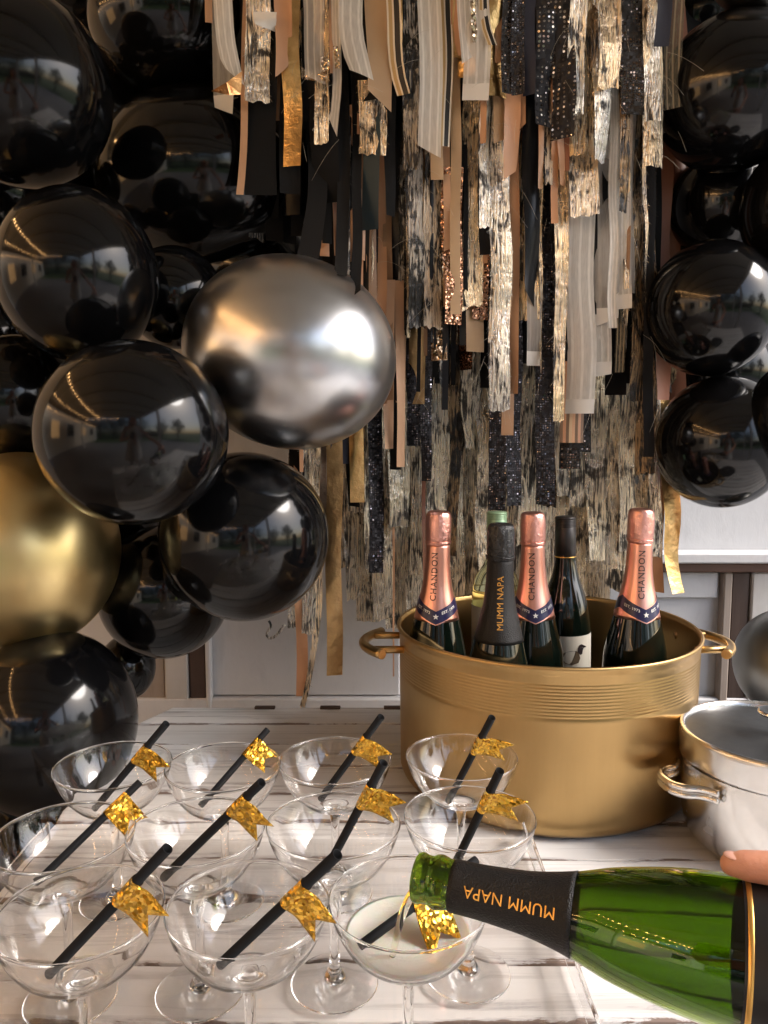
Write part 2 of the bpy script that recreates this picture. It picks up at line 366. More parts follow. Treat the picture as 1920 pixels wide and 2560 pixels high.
# ---------------------------------------------------------------- geometry helpers
def link(name, me, mat=None, parent=None, loc=None):
    o = bpy.data.objects.new(name, me); COL.objects.link(o)
    if mat is not None and me is not None and len(me.materials) == 0:
        me.materials.append(M[mat] if isinstance(mat, str) else mat)
    if parent: o.parent = parent
    if loc is not None: o.location = loc
    return o
def thing(name, label, cat, loc=(0, 0, 0), group=None):
    o = bpy.data.objects.new(name, None); COL.objects.link(o); o.location = loc
    o.empty_display_size = .02
    return tag(o, label, cat, group)
def tag(o, label, cat, group=None):
    o['label'] = label; o['category'] = cat
    if group: o['group'] = group
    return o
def me_from(v, f, smooth=True, uv=None):
    me = bpy.data.meshes.new('mesh'); me.from_pydata([tuple(p) for p in v], [], f); me.update()
    if smooth: me.polygons.foreach_set('use_smooth', [True] * len(me.polygons))
    if uv:
        l = me.uv_layers.new(name='UVMap')
        for li in me.loops: l.data[li.index].uv = uv[li.vertex_index]
    return me
def lathe(prof, seg=64, fn=None, closed=False, cap=True):
    """revolve (r, z) pairs about Z; fn(theta, i) scales r"""
    v, f, rings = [], [], []
    for i, (r, z) in enumerate(prof):
        if r < 1e-6:
            rings.append([len(v)]); v.append((0, 0, z))
        else:
            k = len(v); rings.append(list(range(k, k + seg)))
            for j in range(seg):
                a = 2 * pi * j / seg; q = r * (fn(a, z) if fn else 1)
                v.append((q * cos(a), q * sin(a), z))
    prs = list(zip(rings[:-1], rings[1:])) + ([(rings[-1], rings[0])] if closed else [])
    for a, b in prs:
        if len(a) == 1 and len(b) == 1: continue
        for j in range(seg):
            j2 = (j + 1) % seg
            if len(a) == 1: f.append((a[0], b[j2], b[j]))
            elif len(b) == 1: f.append((a[j], a[j2], b[0]))
            else: f.append((a[j], a[j2], b[j2], b[j]))
    return v, f
def spline(pts, n=6):
    out = []
    P = [pts[0]] + list(pts) + [pts[-1]]
    for i in range(1, len(P) - 2):
        p0, p1, p2, p3 = P[i - 1], P[i], P[i + 1], P[i + 2]
        for k in range(n):
            t = k / n
            out.append(tuple(.5 * ((2 * b) + (c - a) * t + (2 * a - 5 * b + 4 * c - d) * t * t + (-a + 3 * b - 3 * c + d) * t ** 3)
                             for a, b, c, d in zip(p0, p1, p2, p3)))
    out.append(tuple(pts[-1])); return out
def tube(pts, rad, seg=10, caps=True, squash=None):
    """tube along points with a radius per point; rounded by end caps"""
    pts = [Vector(p) for p in pts]
    if not hasattr(rad, '__len__'): rad = [rad] * len(pts)
    v, f = [], []; up = None
    for i, p in enumerate(pts):
        d = (pts[min(i + 1, len(pts) - 1)] - pts[max(i - 1, 0)]).normalized()
        if up is None:
            up = d.orthogonal().normalized()
        up = (up - d * up.dot(d)).normalized(); sd_ = d.cross(up)
        for j in range(seg):
            a = 2 * pi * j / seg
            v.append(p + (up * cos(a) + sd_ * sin(a)) * rad[i])
    for i in range(len(pts) - 1):
        for j in range(seg):
            j2 = (j + 1) % seg
            f.append((i * seg + j, i * seg + j2, (i + 1) * seg + j2, (i + 1) * seg + j))
    if caps:
        f.append(tuple(range(seg))[::-1]); f.append(tuple(range((len(pts) - 1) * seg, len(pts) * seg)))
    return v, f
def join(*parts):
    V, Fc = [], []
    for v, f in parts:
        k = len(V); V += [tuple(p) for p in v]; Fc += [tuple(i + k for i in q) for q in f]
    return V, Fc
def boxm(sx, sy, sz, bev=.002, seg=1, center=(0, 0, 0), jit=0):
    bm = bmesh.new(); bmesh.ops.create_cube(bm, size=1)
    for q in bm.verts:
        q.co = Vector((q.co.x * sx + center[0], q.co.y * sy + center[1], q.co.z * sz + center[2]))
    if bev: bmesh.ops.bevel(bm, geom=bm.edges[:], offset=bev, segments=seg, affect='EDGES', profile=.5)
    me = bpy.data.meshes.new('mesh'); bm.to_mesh(me); bm.free(); return me
def ellipsoid(c, r, seg=32, rings=20):
    return lathe([(sin(pi * i / rings) * 1.0, -cos(pi * i / rings)) for i in range(rings + 1)], seg)
def capsule(pts, rad, seg=12):
    """rounded tapered limb, for voxel joining"""
    pts = [Vector(p) for p in pts]; P, Q = [], []
    d0 = (pts[0] - pts[1]).normalized(); d1 = (pts[-1] - pts[-2]).normalized()
    for a in (.98, .8, .5): P.append(pts[0] + d0 * rad[0] * a); Q.append(rad[0] * sqrt(1 - a * a))
    for p, q in zip(pts, rad): P.append(p); Q.append(q)
    for a in (.5, .8, .98): P.append(pts[-1] + d1 * rad[-1] * a); Q.append(rad[-1] * sqrt(1 - a * a))
    return tube(P, Q, seg)
def voxel(vf, size, smooth=3):
    me = me_from(*vf); o = bpy.data.objects.new('tmp', me); COL.objects.link(o)
    m = o.modifiers.new('r', 'REMESH'); m.mode = 'VOXEL'; m.voxel_size = size; m.use_smooth_shade = True
    s = o.modifiers.new('s', 'SMOOTH'); s.iterations = smooth; s.factor = .5
    dg = bpy.context.evaluated_depsgraph_get(); r = bpy.data.meshes.new_from_object(o.evaluated_get(dg))
    bpy.data.objects.remove(o); bpy.data.meshes.remove(me); return r

# ================================================================ SETTING
def structure(o): o['kind'] = 'structure'; return o
# ground
fl = structure(link('floor', me_from([(-7, -5.5, 0), (7, -5.5, 0), (7, 2.2, 0), (-7, 2.2, 0)], [(0, 1, 2, 3)]), 'patio'))
gr = structure(link('ground', me_from([(-150, -200, -.02), (150, -200, -.02), (150, 100, -.02), (-150, 100, -.02)], [(0, 1, 2, 3)]), 'lawn'))
# ceiling of the covered patio
CZ = 2.62
cl = structure(link('ceiling', boxm(5.05, 4.4, .06, 0, center=(0, 0, 0)), 'ceiling', loc=(-1.075, -.55, CZ + .03)))
for k in range(6):
    link('beam', boxm(4.95, .07, .12, .004), 'beam', cl, (0, -1.9 + .75 * k, -.092))
link('fascia', boxm(5.11, .05, .22, .004), 'beam', cl, (0, -2.227, -.06))
link('fascia', boxm(.05, 4.4, .22, .004), 'beam', cl, (2.553, 0, -.06))
# back wall, white boards
WY = 1.56
wall = structure(link('back_wall', boxm(7.0, .06, CZ, 0, center=(0, .04, CZ / 2)), 'wall_paint', loc=(0, WY, 0)))
def wx(px, py): return PY(px, py, WY)
def board(x0, x1, z0, z1, mat, depth, name='board'):
    o = link(name, boxm(x1 - x0, depth, z1 - z0, .003), mat, wall, ((x0 + x1) / 2, .01 - depth / 2 - .001, (z0 + z1) / 2)); return o
zr0, zr1 = wx(1700, 1426).z, wx(1700, 1402).z
zled = wx(600, 1742).z
board(-.02 + wx(1640, 1420).x, 2.2, zr0, zr1, 'rail_brown', .035, 'rail')
board(wx(1640, 1420).x - .02, 2.2, zr1 + .001, zr1 + .022, 'wall_paint', .05, 'moulding')
board(-2.4, 2.6, zled - .09, zled, 'wall_paint', .022, 'skirting')
board(wx(1600, 1490).x, wx(1793, 1490).x, wx(1700, 1495).z, zr0 - .002, 'wall_paint', .012, 'panel')
board(wx(530, 1690).x, wx(1000, 1690).x, zled + .002, zled + .30, 'wall_paint', .008, 'panel')
def stile(px0, px1, mat, d, top=None):
    z = wx(960, 1700).z
    x0, x1 = wx(px0, 1650).x, wx(px1, 1650).x
    board(x0, x1, .3, top or (zr0 - .002), mat, d, 'stile')
zl = wx(400, 1250).z
stile(330, 412, 'taupe', .012, zl); stile(414, 472, 'post_white', .020, zl); stile(474, 515, 'post_brown', .016, zl); stile(517, 531, 'wall_paint', .024, zl)
stile(1793, 1815, 'taupe', .024); stile(1817, 1862, 'post_brown', .016); stile(1864, 1912, 'post_white', .022); stile(1916, 1990, 'wall_paint', .012)

# ---------------------------------------------------------------- table
tb = thing('table', 'white washed plank table with grey worn seams under the glasses and tub', 'table', (0, 0, T))
XL, XR = -.415, 1.15
seams = [1.335, 1.256, 1.17, 1.085, 1.005, .925, .84, .762, .667, .594, .505, .41, .32]
for i in range(len(seams) - 1):
    y1, y0 = seams[i], seams[i + 1]; gap = .0014 if i not in (7, 8, 9) else .0036
    w = y1 - y0 - gap
    bm = bmesh.new(); nx = 24; r2 = random.Random(50 + i)
    me = boxm(XR - XL, w, .03, .0028, 2)
    zoff = r2.uniform(-.0012, .0008)
    p = link('plank', me, 'table_paint', tb, ((XL + XR) / 2, (y0 + y1) / 2, -.015 + zoff - .0015))
    if i == 0:      # chamfered back corner
        for q in me.vertices:
            if q.co.x < -(XR - XL) / 2 + .01 and q.co.y > 0: q.co.x += .035
    p.rotation_euler = (r2.uniform(-.008, .008), 0, 0)
    if i == 7 or i == 9:
        link('batten', boxm(XR - XL - .02, .02, .012, .001), 'seam_grey', tb, ((XL + XR) / 2, y0, -.0155))
for px in (663, 826, 985):
    q = PZ(px, 1768, T); link('slot', boxm(.036, .010, .004, .0006), 'table_dark', tb, (q.x, 1.327, .0005))
link('apron', boxm(XR - XL - .06, .025, .09, .003), 'table_dark', tb, ((XL + XR) / 2, .36, -.078))
for x in (XL + .06, XR - .06):
    for y in (.39, 1.27):
        link('leg', boxm(.06, .06, T - .034, .004), 'table_paint', tb, (x, y, -T + (T - .034) / 2))
# clear tray under the glasses
tr = thing('serving_tray', 'clear acrylic tray lying on the planks under the coupe glasses', 'tray', (-.115, .66, T))
link('tray_base', boxm(.57, .42, .004, .001), 'clear_sheet', tr, (0, 0, .0025))
for x in (-.2835, .2835):
    link('tray_side', boxm(.004, .42, .024, .001), 'acrylic', tr, (x, 0, .0167))
TZ = T + .0046

# ================================================================ BRASS TUB
BX, BY = PY(1362, 1560, 1.08).x, 1.08
BR = 380 / F * 1.102 * .972; BH = PY(1362, 1560, BY).z - T
tub = thing('drinks_tub', 'large brushed brass tub holding six bottles, with ring grooves and side handles', 'tub', (BX, BY, T))
def tubr(z): return BR * (.974 + .011 * (z - .03) / (BH - .03))
pr = [(0, .0005)] + [(BR * .974 - .013 + .013 * sin(pi / 2 * q / 8), .0005 + .016 * (1 - cos(pi / 2 * q / 8))) for q in range(9)]
z0g, z1g = BH - .063, BH - .018
for k in range(1, 22):
    z = .03 + (z0g - .03) * k / 22; pr.append((tubr(z), z))
ng = 11
for k in range(ng):
    for q, dr in ((0, 0), (.22, -.00038), (.44, -.00038), (.66, 0)):
        z = z0g + (z1g - z0g) * (k + q) / ng
        pr.append((tubr(z) + dr, z))
pr += [(BR * .985, BH - .012), (BR * .992, BH - .006), (BR, BH - .003), (BR * 1.0, BH), (BR * .99, BH + .0018), (BR * .978, BH), (BR * .972, BH - .006),
       (BR * .955, BH - .08), (BR * .93, .02), (BR * .80, .012), (0, .012)]
link('body', me_from(*lathe(pr, 160)), 'brass', tub)
def tub_handle(sgn):
    x0 = BR * .972; z = BH - .026
    e = empty_child('handle', tub)
    for y in (-.040, .035):
        ox = sqrt(x0 * x0 - y * y) - .002
        v, f = tube([(sgn * ox, y, z), (sgn * (BR + .038 - abs(y) * .12), y, z)], .0052, 14)
        link('rod', me_from(v, f), 'brass', e)
    pts = []
    for k in range(25):
        t = -1 + 2 * k / 24; y = -.003 + .060 * t
        pts.append((sgn * (BR + .048 - .026 * t * t), y, z))
    v, f = tube(pts, .0068, 16); link('grip', me_from(v, f), 'brass', e)
    d = (Vector(pts[0]) - Vector(pts[1])).normalized()
    v, f = tube([Vector(pts[0]) + d * .0003, Vector(pts[0]) + d * .0016], .0065, 16); link('end_cap', me_from(v, f, False), 'brass_pale', e)
def empty_child(name, parent, loc=(0, 0, 0)):
    o = bpy.data.objects.new(name, None); COL.objects.link(o); o.parent = parent; o.location = loc; o.empty_display_size = .01; return o
tub_handle(-1); tub_handle(1)
# ice bed the bottles stand in
bm = bmesh.new(); ri = random.Random(3)
for k in range(150):
    a, q = ri.uniform(0, 2 * pi), BR * .84 * sqrt(ri.random())
    mt = Matrix.Translation((q * cos(a), q * sin(a), ri.uniform(.028, .062))) @ Matrix.Rotation(ri.uniform(0, 3), 4, 'X') @ Matrix.Rotation(ri.uniform(0, 3), 4, 'Y')
    bmesh.ops.create_cube(bm, size=ri.uniform(.02, .03), matrix=mt)
me = bpy.data.meshes.new('mesh'); bm.to_mesh(me); bm.free()
ice = link('ice', me, 'ice', None, (BX, BY, T)); ice['kind'] = 'stuff'; tag(ice, 'bed of ice cubes around the bottles inside the brass tub', 'ice')

# ================================================================ BOTTLES
CHAMP = [(.044, .0), (.0445, .004), (.0445, .06), (.0443, .08), (.0425, .10), (.0392, .135), (.0325, .170), (.0265, .19), (.0222, .205), (.0185, .225), (.0168, .245), (.0160, .258), (.0158, .272)]
CHAMP_POUR = CHAMP
CHAMP = [(.044, .0), (.0445, .004), (.0445, .06), (.0441, .08), (.0424, .102), (.0345, .138), (.0271, .170), (.0222, .19), (.0196, .205), (.0176, .225), (.0168, .245), (.0160, .258), (.0158, .272)]
LIP = spline([(.0157, .274), (.0157, .2775), (.0164, .2800), (.0172, .2835), (.0166, .2870), (.0153, .2895), (.0152, .2925), (.0160, .2958), (.0160, .2980), (.0150, .2997), (.0136, .3000)], 4)
WINE = [(.0385, .0), (.0395, .004), (.0395, .10), (.0385, .135), (.0350, .162), (.0280, .188), (.0212, .208), (.0170, .228), (.0152, .246), (.0146, .262), (.0146, .30)]
BORD = [(.0375, .0), (.0385, .004), (.0385, .16), (.0375, .180), (.0325, .200), (.0225, .216), (.0165, .229), (.0148, .245), (.0146, .30)]
def rad_at(prof, z):
    for (r0, z0), (r1, z1) in zip(prof, prof[1:]):
        if z0 <= z <= z1 and z1 > z0: return r0 + (r1 - r0) * (z - z0) / (z1 - z0)
    return prof[-1][0]
def sprof(p, n=5): return spline(p, n)
def zone(prof, z0, z1, off, n=14, inner=True):
    zs = [z0 + (z1 - z0) * k / n for k in range(n + 1)]
    out = [(rad_at(prof, z) + off, z) for z in zs]
    return [(rad_at(prof, z0) + .0001, z0)] + out + ([(rad_at(prof, z1) + .0001, z1)] if inner else [])
def wrap(verts2, prof, off):
    """(theta, z) -> on the bottle; theta 0 faces -Y"""
    out = []
    for th, z in verts2:
        r = rad_at(prof, z) + off; out.append((r * sin(th), -r * cos(th), z))
    return out
FONT_CACHE = {}
def text_mesh(s, size, spacing=1.0, bold=0.):
    key = (s, size, spacing, bold)
    if key in FONT_CACHE: return FONT_CACHE[key]
    c = bpy.data.curves.new('txt', 'FONT'); c.body = s; c.size = size; c.space_character = spacing; c.align_x = 'CENTER'; c.align_y = 'CENTER'
    c.resolution_u = 3; c.offset = bold
    o = bpy.data.objects.new('txt', c); COL.objects.link(o)
    me = bpy.data.meshes.new_from_object(o.evaluated_get(bpy.context.evaluated_depsgraph_get()))
    v = [tuple(p.co) for p in me.vertices]; f = [tuple(p.vertices) for p in me.polygons]
    bpy.data.objects.remove(o); bpy.data.curves.remove(c); bpy.data.meshes.remove(me)
    FONT_CACHE[key] = (v, f); return v, f
def text_up(s, size, prof, zc, th0, off, spacing=1.0, bold=0., stretch=1.0):
    """lettering that runs up the bottle"""
    v, f = text_mesh(s, size, spacing, bold); out = []
    for x, y, _ in v:
        z = zc + x * stretch; r = rad_at(prof, z); out.append((th0 - y / r, z))
    return wrap(out, prof, off), f
def text_round(s, size, prof, zc, th0, off, slope=0., spacing=1.0, bold=0.):
    v, f = text_mesh(s, size, spacing, bold); out = []
    for x, y, _ in v:
        r = rad_at(prof, zc); z = zc + y + slope * x; out.append((th0 + x / r, z))
    return wrap(out, prof, off), f
def shape_round(poly, prof, zc, th0, off):
    r = rad_at(prof, zc)
    return wrap([(th0 + x / r, zc + y) for x, y in poly], prof, off), [tuple(range(len(poly)))]
def star(rad, k=5):
    return [((rad if i % 2 == 0 else rad * .42) * sin(pi * i / k), (rad if i % 2 == 0 else rad * .42) * cos(pi * i / k)) for i in range(2 * k)]
def crinkled(prof, seed, amp, seg=64):
    def fn(a, z):
        q = mnoise.noise(Vector((cos(a) * 2.6 + seed, sin(a) * 2.6, z * 60)))
        q2 = abs(sin(a * 9 + seed + z * 40)) - .6
        return 1 + amp * (q + .35 * q2)
    return lathe(prof, seg, fn)
HOOD = [(.0165, .2555), (.0176, .2560), (.0180, .2585), (.0172, .2600), (.0178, .2640), (.0182, .272), (.0183, .284), (.0180, .292), (.0170, .2985), (.0140, .3020), (.008, .3032), (0, .3034)]
CH = sprof(CHAMP); CP_ = sprof(CHAMP_POUR)
def place_bottle(o, px, py, Y, h, lean=(0, 0), spin=0.):
    p = PY(px, py, Y)
    mt = Matrix.Rotation(lean[0], 4, 'X') @ Matrix.Rotation(lean[1], 4, 'Y')
    top = mt @ Vector((0, 0, h)); o.location = p - top
    o.rotation_mode = 'XYZ'; o.rotation_euler = (mt @ Matrix.Rotation(spin, 4, 'Z')).to_euler()
def rose_bottle(label, px, py, Y, lean, spin, seed):
    b = thing('sparkling_wine_bottle', label, 'bottle', group='bottles standing in the brass tub')
    link('glass', me_from(*lathe([(0, .004)] + CH, 72)), 'dark_glass', b)
    link('neck_foil', me_from(*lathe(zone(CH, .150, .2565, .00035, 22), 72)), 'rose_foil', b)
    link('capsule', me_from(*crinkled(sprof(HOOD, 4), seed, .022, 72)), 'rose_crinkle', b)
    v, f = tube([(.0180 * cos(2 * pi * k / 40), .0180 * sin(2 * pi * k / 40), .2595 + .0006 * sin(k * 1.3)) for k in range(41)], .0009, 6, False)
    link('wire_ring', me_from(v, f), 'rose_crinkle', b)
    # navy sash with rose edges, meeting in a point under the star
    def band(t0, t1, off, nth=72):
        vs, fs = [], []
        for i in range(nth + 1):
            th = -pi + 2 * pi * i / nth; s = abs(((th + radians(75)) % radians(150)) - radians(75)) / radians(75)
            rise = .017 * s
            for t in (t0, t1): vs.append((th, t + rise))
        for i in range(nth): fs.append((2 * i, 2 * i + 2, 2 * i + 3, 2 * i + 1))
        return wrap(vs, CH, off), fs
    sash = link('sash_label', me_from(*band(.1475, .1655, .0009)), 'navy', b)
    link('sash_edge', me_from(*join(band(.1462, .1478, .0011), band(.1652, .1668, .0011))), 'rose_foil', sash)
    v, f = shape_round(star(.0042), CH, .1582, .0, .0016); link('star', me_from(v, f, False), 'print_white', sash)
    link('sash_lettering', me_from(*join(text_round('EST. 1973', .0052, CH, .1665, -radians(38), .0014, -.33, 1.05, .0001), text_round('EST. 1973', .0052, CH, .1665, radians(38), .0014, .33, 1.05, .0001)), False), 'print_white', sash)
    link('lettering', me_from(*text_up('CHANDON', .0118, CH, .2125, -.18, .0007, 1.16, .00012), False), 'print_black', b)
    place_bottle(b, px, py, Y, .3034, lean, spin); return b
rose_bottle('rose gold foiled sparkling wine bottle nearest the tub handle by the hanging streamers', 1097, 1276, 1.075, (0, radians(.8)), radians(-6), 1.)
rose_bottle('rose gold foiled sparkling wine bottle behind the black foiled one, middle of the tub', 1332, 1279, 1.10, (0, radians(-1.2)), radians(-4), 7.)
rose_bottle('rose gold foiled sparkling wine bottle standing alone near the aluminium pot', 1604, 1270, 1.07, (0, radians(.6)), radians(5), 13.)
def black_foil_parts(b, hood=True, CH=CH):
    link('neck_foil', me_from(*lathe(zone(CH, .150 if hood else .196, .2565 if hood else .2745, .0005, 22), 72)), 'black_foil', b)
b2 = thing('sparkling_wine_bottle', 'black foiled sparkling wine bottle with gold lettering at the front of the tub', 'bottle', group='bottles standing in the brass tub')
link('glass', me_from(*lathe([(0, .004)] + CH, 72)), 'dark_glass', b2); black_foil_parts(b2)
link('capsule', me_from(*crinkled(sprof(HOOD, 4), 4.2, .05, 72)), 'black_crinkle', b2)
v, f = tube([(.0184 * cos(2 * pi * k / 40), .0184 * sin(2 * pi * k / 40), .2600 + .0008 * sin(k * .9)) for k in range(41)], .0011, 6, False)
link('wire_ring', me_from(v, f), 'black_crinkle', b2)
link('lettering', me_from(*text_up('MUMM NAPA', .0112, CH, .2025, -.08, .0009, 1.04, .0), False), 'print_gold', b2)
place_bottle(b2, 1253, 1307, .985, .3034, (0, radians(.4)), radians(0))
# white wine with a pale green cap
BO = sprof(BORD)
b4 = thing('wine_bottle', 'pale yellow white wine bottle with a light green screw cap, behind the black foiled bottle', 'bottle', group='bottles standing in the brass tub')
link('glass', me_from(*lathe([(0, .004)] + BO + [(0, .3005)], 64)), 'pale_glass', b4)
def cap_mesh(z0, z1, r, rings):
    p = [(r - .0004, z0), (r, z0 + .0006)]
    for k in range(rings):
        z = z1 - .003 - .0022 * (rings - k); p += [(r, z), (r - .0005, z + .0006), (r - .0005, z + .0010), (r, z + .0016)]
    p += [(r, z1 - .0012), (r - .0010, z1), (0, z1)]
    return lathe(p, 64)
link('screw_cap', me_from(*cap_mesh(.243, .3025, .0158, 4)), 'green_cap', b4)
vv = [(th * pi / 24, z) for th in range(-24, 25) for z in (.02, .157)]
link('label', me_from(wrap(vv, BO, .0004), [(2 * i, 2 * i + 2, 2 * i + 3, 2 * i + 1) for i in range(48)]), 'cream_label', b4)
place_bottle(b4, 1242, 1279, 1.19, .3025, (0, radians(-.6)))
# dark red wine with duck label
WI = sprof(WINE)
b5 = thing('wine_bottle', 'dark wine bottle with a black screw cap and a cream duck label', 'bottle', group='bottles standing in the brass tub')
link('glass', me_from(*lathe([(0, .004)] + WI + [(0, .3002)], 64)), 'dark_glass', b5)
link('screw_cap', me_from(*cap_mesh(.2415, .3025, .0158, 6)), 'black_cap', b5)
link('cap_band', me_from(*lathe([(.0159, .2400), (.0161, .2404), (.0161, .2412), (.0159, .2416)], 48)), 'gold_band', b5)
vv = [(th * pi / 28, z) for th in range(-16, 17) for z in (.03, .124)]
lb = link('label', me_from(wrap(vv, WI, .0004), [(2 * i, 2 * i + 2, 2 * i + 3, 2 * i + 1) for i in range(32)]), 'cream_label', b5)
duck_body = [(-.022, -.004), (-.016, .001), (-.006, .004), (.003, .0035), (.007, -.001), (.009, -.008), (.006, -.015), (-.004, -.018), (-.014, -.016), (-.020, -.010)]
duck_head = [(.004, .002), (.005, .008), (.0075, .0125), (.0115, .0135), (.015, .0115), (.0205, .0088), (.0205, .0075), (.015, .0072), (.0135, .004), (.0125, -.002), (.009, -.003)]
link('duck_print', me_from(*shape_round(duck_body, WI, .098, .12, .0007), False), 'duck_brown', lb)
link('duck_head_print', me_from(*shape_round(duck_head, WI, .098, .12, .0009), False), 'print_black', lb)
place_bottle(b5, 1414, 1291, 1.175, .3025, (0, radians(-1.0)), radians(2))

# the bottle being poured
mouth = PD(1040, 2192, .517); band_p = PD(1868, 2386, .447)
ax = (mouth - band_p).normalized()
BZ = mouth - ax * .300
nrm = (CAMP - (mouth + band_p) / 2); nrm = (nrm - ax * nrm.dot(ax)).normalized()
Yv = -nrm; Xv = Yv.cross(ax)
PM = Matrix((( *( Xv.x, Yv.x, ax.x, BZ.x),), (Xv.y, Yv.y, ax.y, BZ.y), (Xv.z, Yv.z, ax.z, BZ.z), (0, 0, 0, 1)))
pb = thing('sparkling_wine_bottle', 'green sparkling wine bottle held tilted, pouring into a coupe', 'bottle')
pb.matrix_world = PM
outer = CP_ + LIP
inner = [(max(r - (.0035 if z < .2 else .0042), .0085), max(z, .012)) for r, z in reversed(CHAMP_POUR)]
inn = [(.0118, .2997), (.0106, .2975), (.0100, .29), (.0098, .28)] + spline(inner, 4)
link('glass', me_from(*lathe([(0, .006), (.03, .002)] + outer + inn + [(0, .014)], 96)), 'green_glass', pb)
black_foil_parts(pb, False, CP_)
link('lettering', me_from(*text_up('MUMM NAPA', .0096, CP_, .2345, -.10, .0009, 1.04, .0), False), 'print_gold', pb)
link('body_label', me_from(*lathe([(rad_at(CP_, .035) + .0003, .035)] + [(rad_at(CP_, z / 1000) + .0005, z / 1000) for z in range(36, 103, 4)] + [(rad_at(CP_, .103) + .0003, .103)], 96)), 'black_label', pb)
link('label_band', me_from(*lathe([(rad_at(CP_, .0985) + .0006, .0985), (rad_at(CP_, .0985) + .0009, .0988), (rad_at(CP_, .1015) + .0009, .1012), (rad_at(CP_, .1015) + .0006, .1015)], 96)), 'gold_band', pb)

# ================================================================ STEEL POT
PX_, PYD = None, .878
lidp = PY(1938, 1831, PYD)
PR = .1065; PXc = lidp.x; PH = lidp.z - T
pot = thing('cooking_pot', 'worn aluminium cooking pot with loop handles beside the brass tub', 'pot', (PXc, PYD, T))
k = PH - .036
pr = [(0, .001), (PR * .76, .001), (PR * .85, .006), (PR * .91, .018), (PR * .94, .036), (PR * .95, .06), (PR * .952, k), (PR * .955, PH - .012), (PR * .94, PH - .012), (PR * .93, .06), (PR * .85, .02), (0, .010)]
link('body', me_from(*lathe(pr[:1] + spline(pr[1:7], 5) + pr[7:9] + pr[9:], 96)), 'alu', pot)
def pot_handle(ang):
    e = empty_child('handle', pot)
    rb = PR * .952; zc = PH - .052
    c, s = cos(ang), sin(ang)
    def loc(o_, t_, z): return (c * o_ - s * t_, s * o_ + c * t_, z)
    pts = []
    for q in (-1, 1): pass
    path = [(-.044, sqrt(rb * rb - .044 ** 2) + .0065), (-.034, rb + .004), (-.028, rb + .012), (-.024, rb + .024), (-.014, rb + .034), (0, rb + .0365), (.014, rb + .034), (.024, rb + .024), (.028, rb + .012), (.034, rb + .004), (.044, sqrt(rb * rb - .044 ** 2) + .0065)]
    sp = spline(path, 5)
    for dz in (-.0042, .0042):
        pts = [loc(o_, t_, zc + dz) for t_, o_ in sp]
        v, f = tube(pts, .0043, 12); link('bar', me_from(v, f), 'alu', e)
    for t_ in (-.040, .040):
        q = loc(sqrt(rb * rb - t_ * t_) + .0105, t_ * .93, zc); v, f = ellipsoid(None, None, 16, 10)
        o = link('rivet', me_from(v, f), 'alu', e, q); o.scale = (.0028, .0028, .0028)
pot_handle(radians(180 + 9)); pot_handle(radians(9))
lid = thing('pot_lid', 'flat dull grey metal lid with a disc knob on the aluminium pot', 'lid', (PXc, PYD, T + PH))
link('rim', me_from(*lathe([(PR * .962, -.0345), (PR * .985, -.0345), (PR * .99, -.030), (PR * .995, -.006), (PR * 1.0, -.002), (PR * .985, .0022), (PR * .965, .003), (PR * .945, .0016), (PR * .93, -.0012), (PR * .925, -.0045)], 96)), 'alu', lid)
link('top', me_from(*lathe([(PR * .932, -.0040), (PR * .90, -.0044), (PR * .5, -.0030), (PR * .1, -.0022), (0, -.0022)], 96)), 'alu_lid', lid)
kn = link('knob', me_from(*lathe([(.006, -.0022), (.006, .019), (.012, .0205), (.0195, .022), (.0205, .0245), (.0195, .0262), (.0182, .0268)], 48)), 'alu', lid)
link('knob_disc', me_from(*lathe([(.0182, .0268), (.017, .0262), (.01, .0258), (0, .0257)], 48)), 'alu_lid', kn)

# ================================================================ COUPE GLASSES
GH, GR = .149, .0578
GO = [(.0, .0006), (.030, .0004), (.0372, .0003), (.0382, .0009), (.0374, .0018), (.030, .0030), (.018, .0050), (.0105, .0078), (.0066, .0125), (.0048, .020), (.0042, .032), (.0040, .055), (.0043, .076), (.0052, .086), (.0085, .0925), (.018, .0972), (.031, .1042), (.043, .1148), (.0512, .128), (.0558, .140), (GR - .0003, .1468), (GR + .0003, .1480), (GR + .0002, .1489), (GR - .0004, .1493)]
GI = [(GR - .0010, .1489), (GR - .0011, .1480), (GR - .0010, .1468), (.0548, .1396), (.0502, .128), (.0420, .1154), (.0300, .1052), (.0170, .0986), (.006, .0962), (0, .0958)]
gprof = spline(GO, 3) + spline(GI, 4)
glass_me = me_from(*lathe(gprof, 96)); glass_me.materials.append(M['glass'])
def r_in(z):   # inner bowl radius at a height above the base
    for (r0, z0), (r1, z1) in zip(GI, GI[1:]):
        if z1 <= z <= z0: return r1 + (r0 - r1) * (z - z1) / (z0 - z1)
    return 0
RIMZ = TZ + GH
glasses = {
 'b1': (283, 1909), 'b2': (558, 1912), 'b3': (837, 1897), 'b4': (1154, 1889),
 'm1': (159, 2084), 'm2': (491, 2071), 'm3': (834, 2056), 'm4': (1174, 2039),
 'f1': (200, 2272), 'f2': (620, 2260), 'f3': (1021, 2245)}
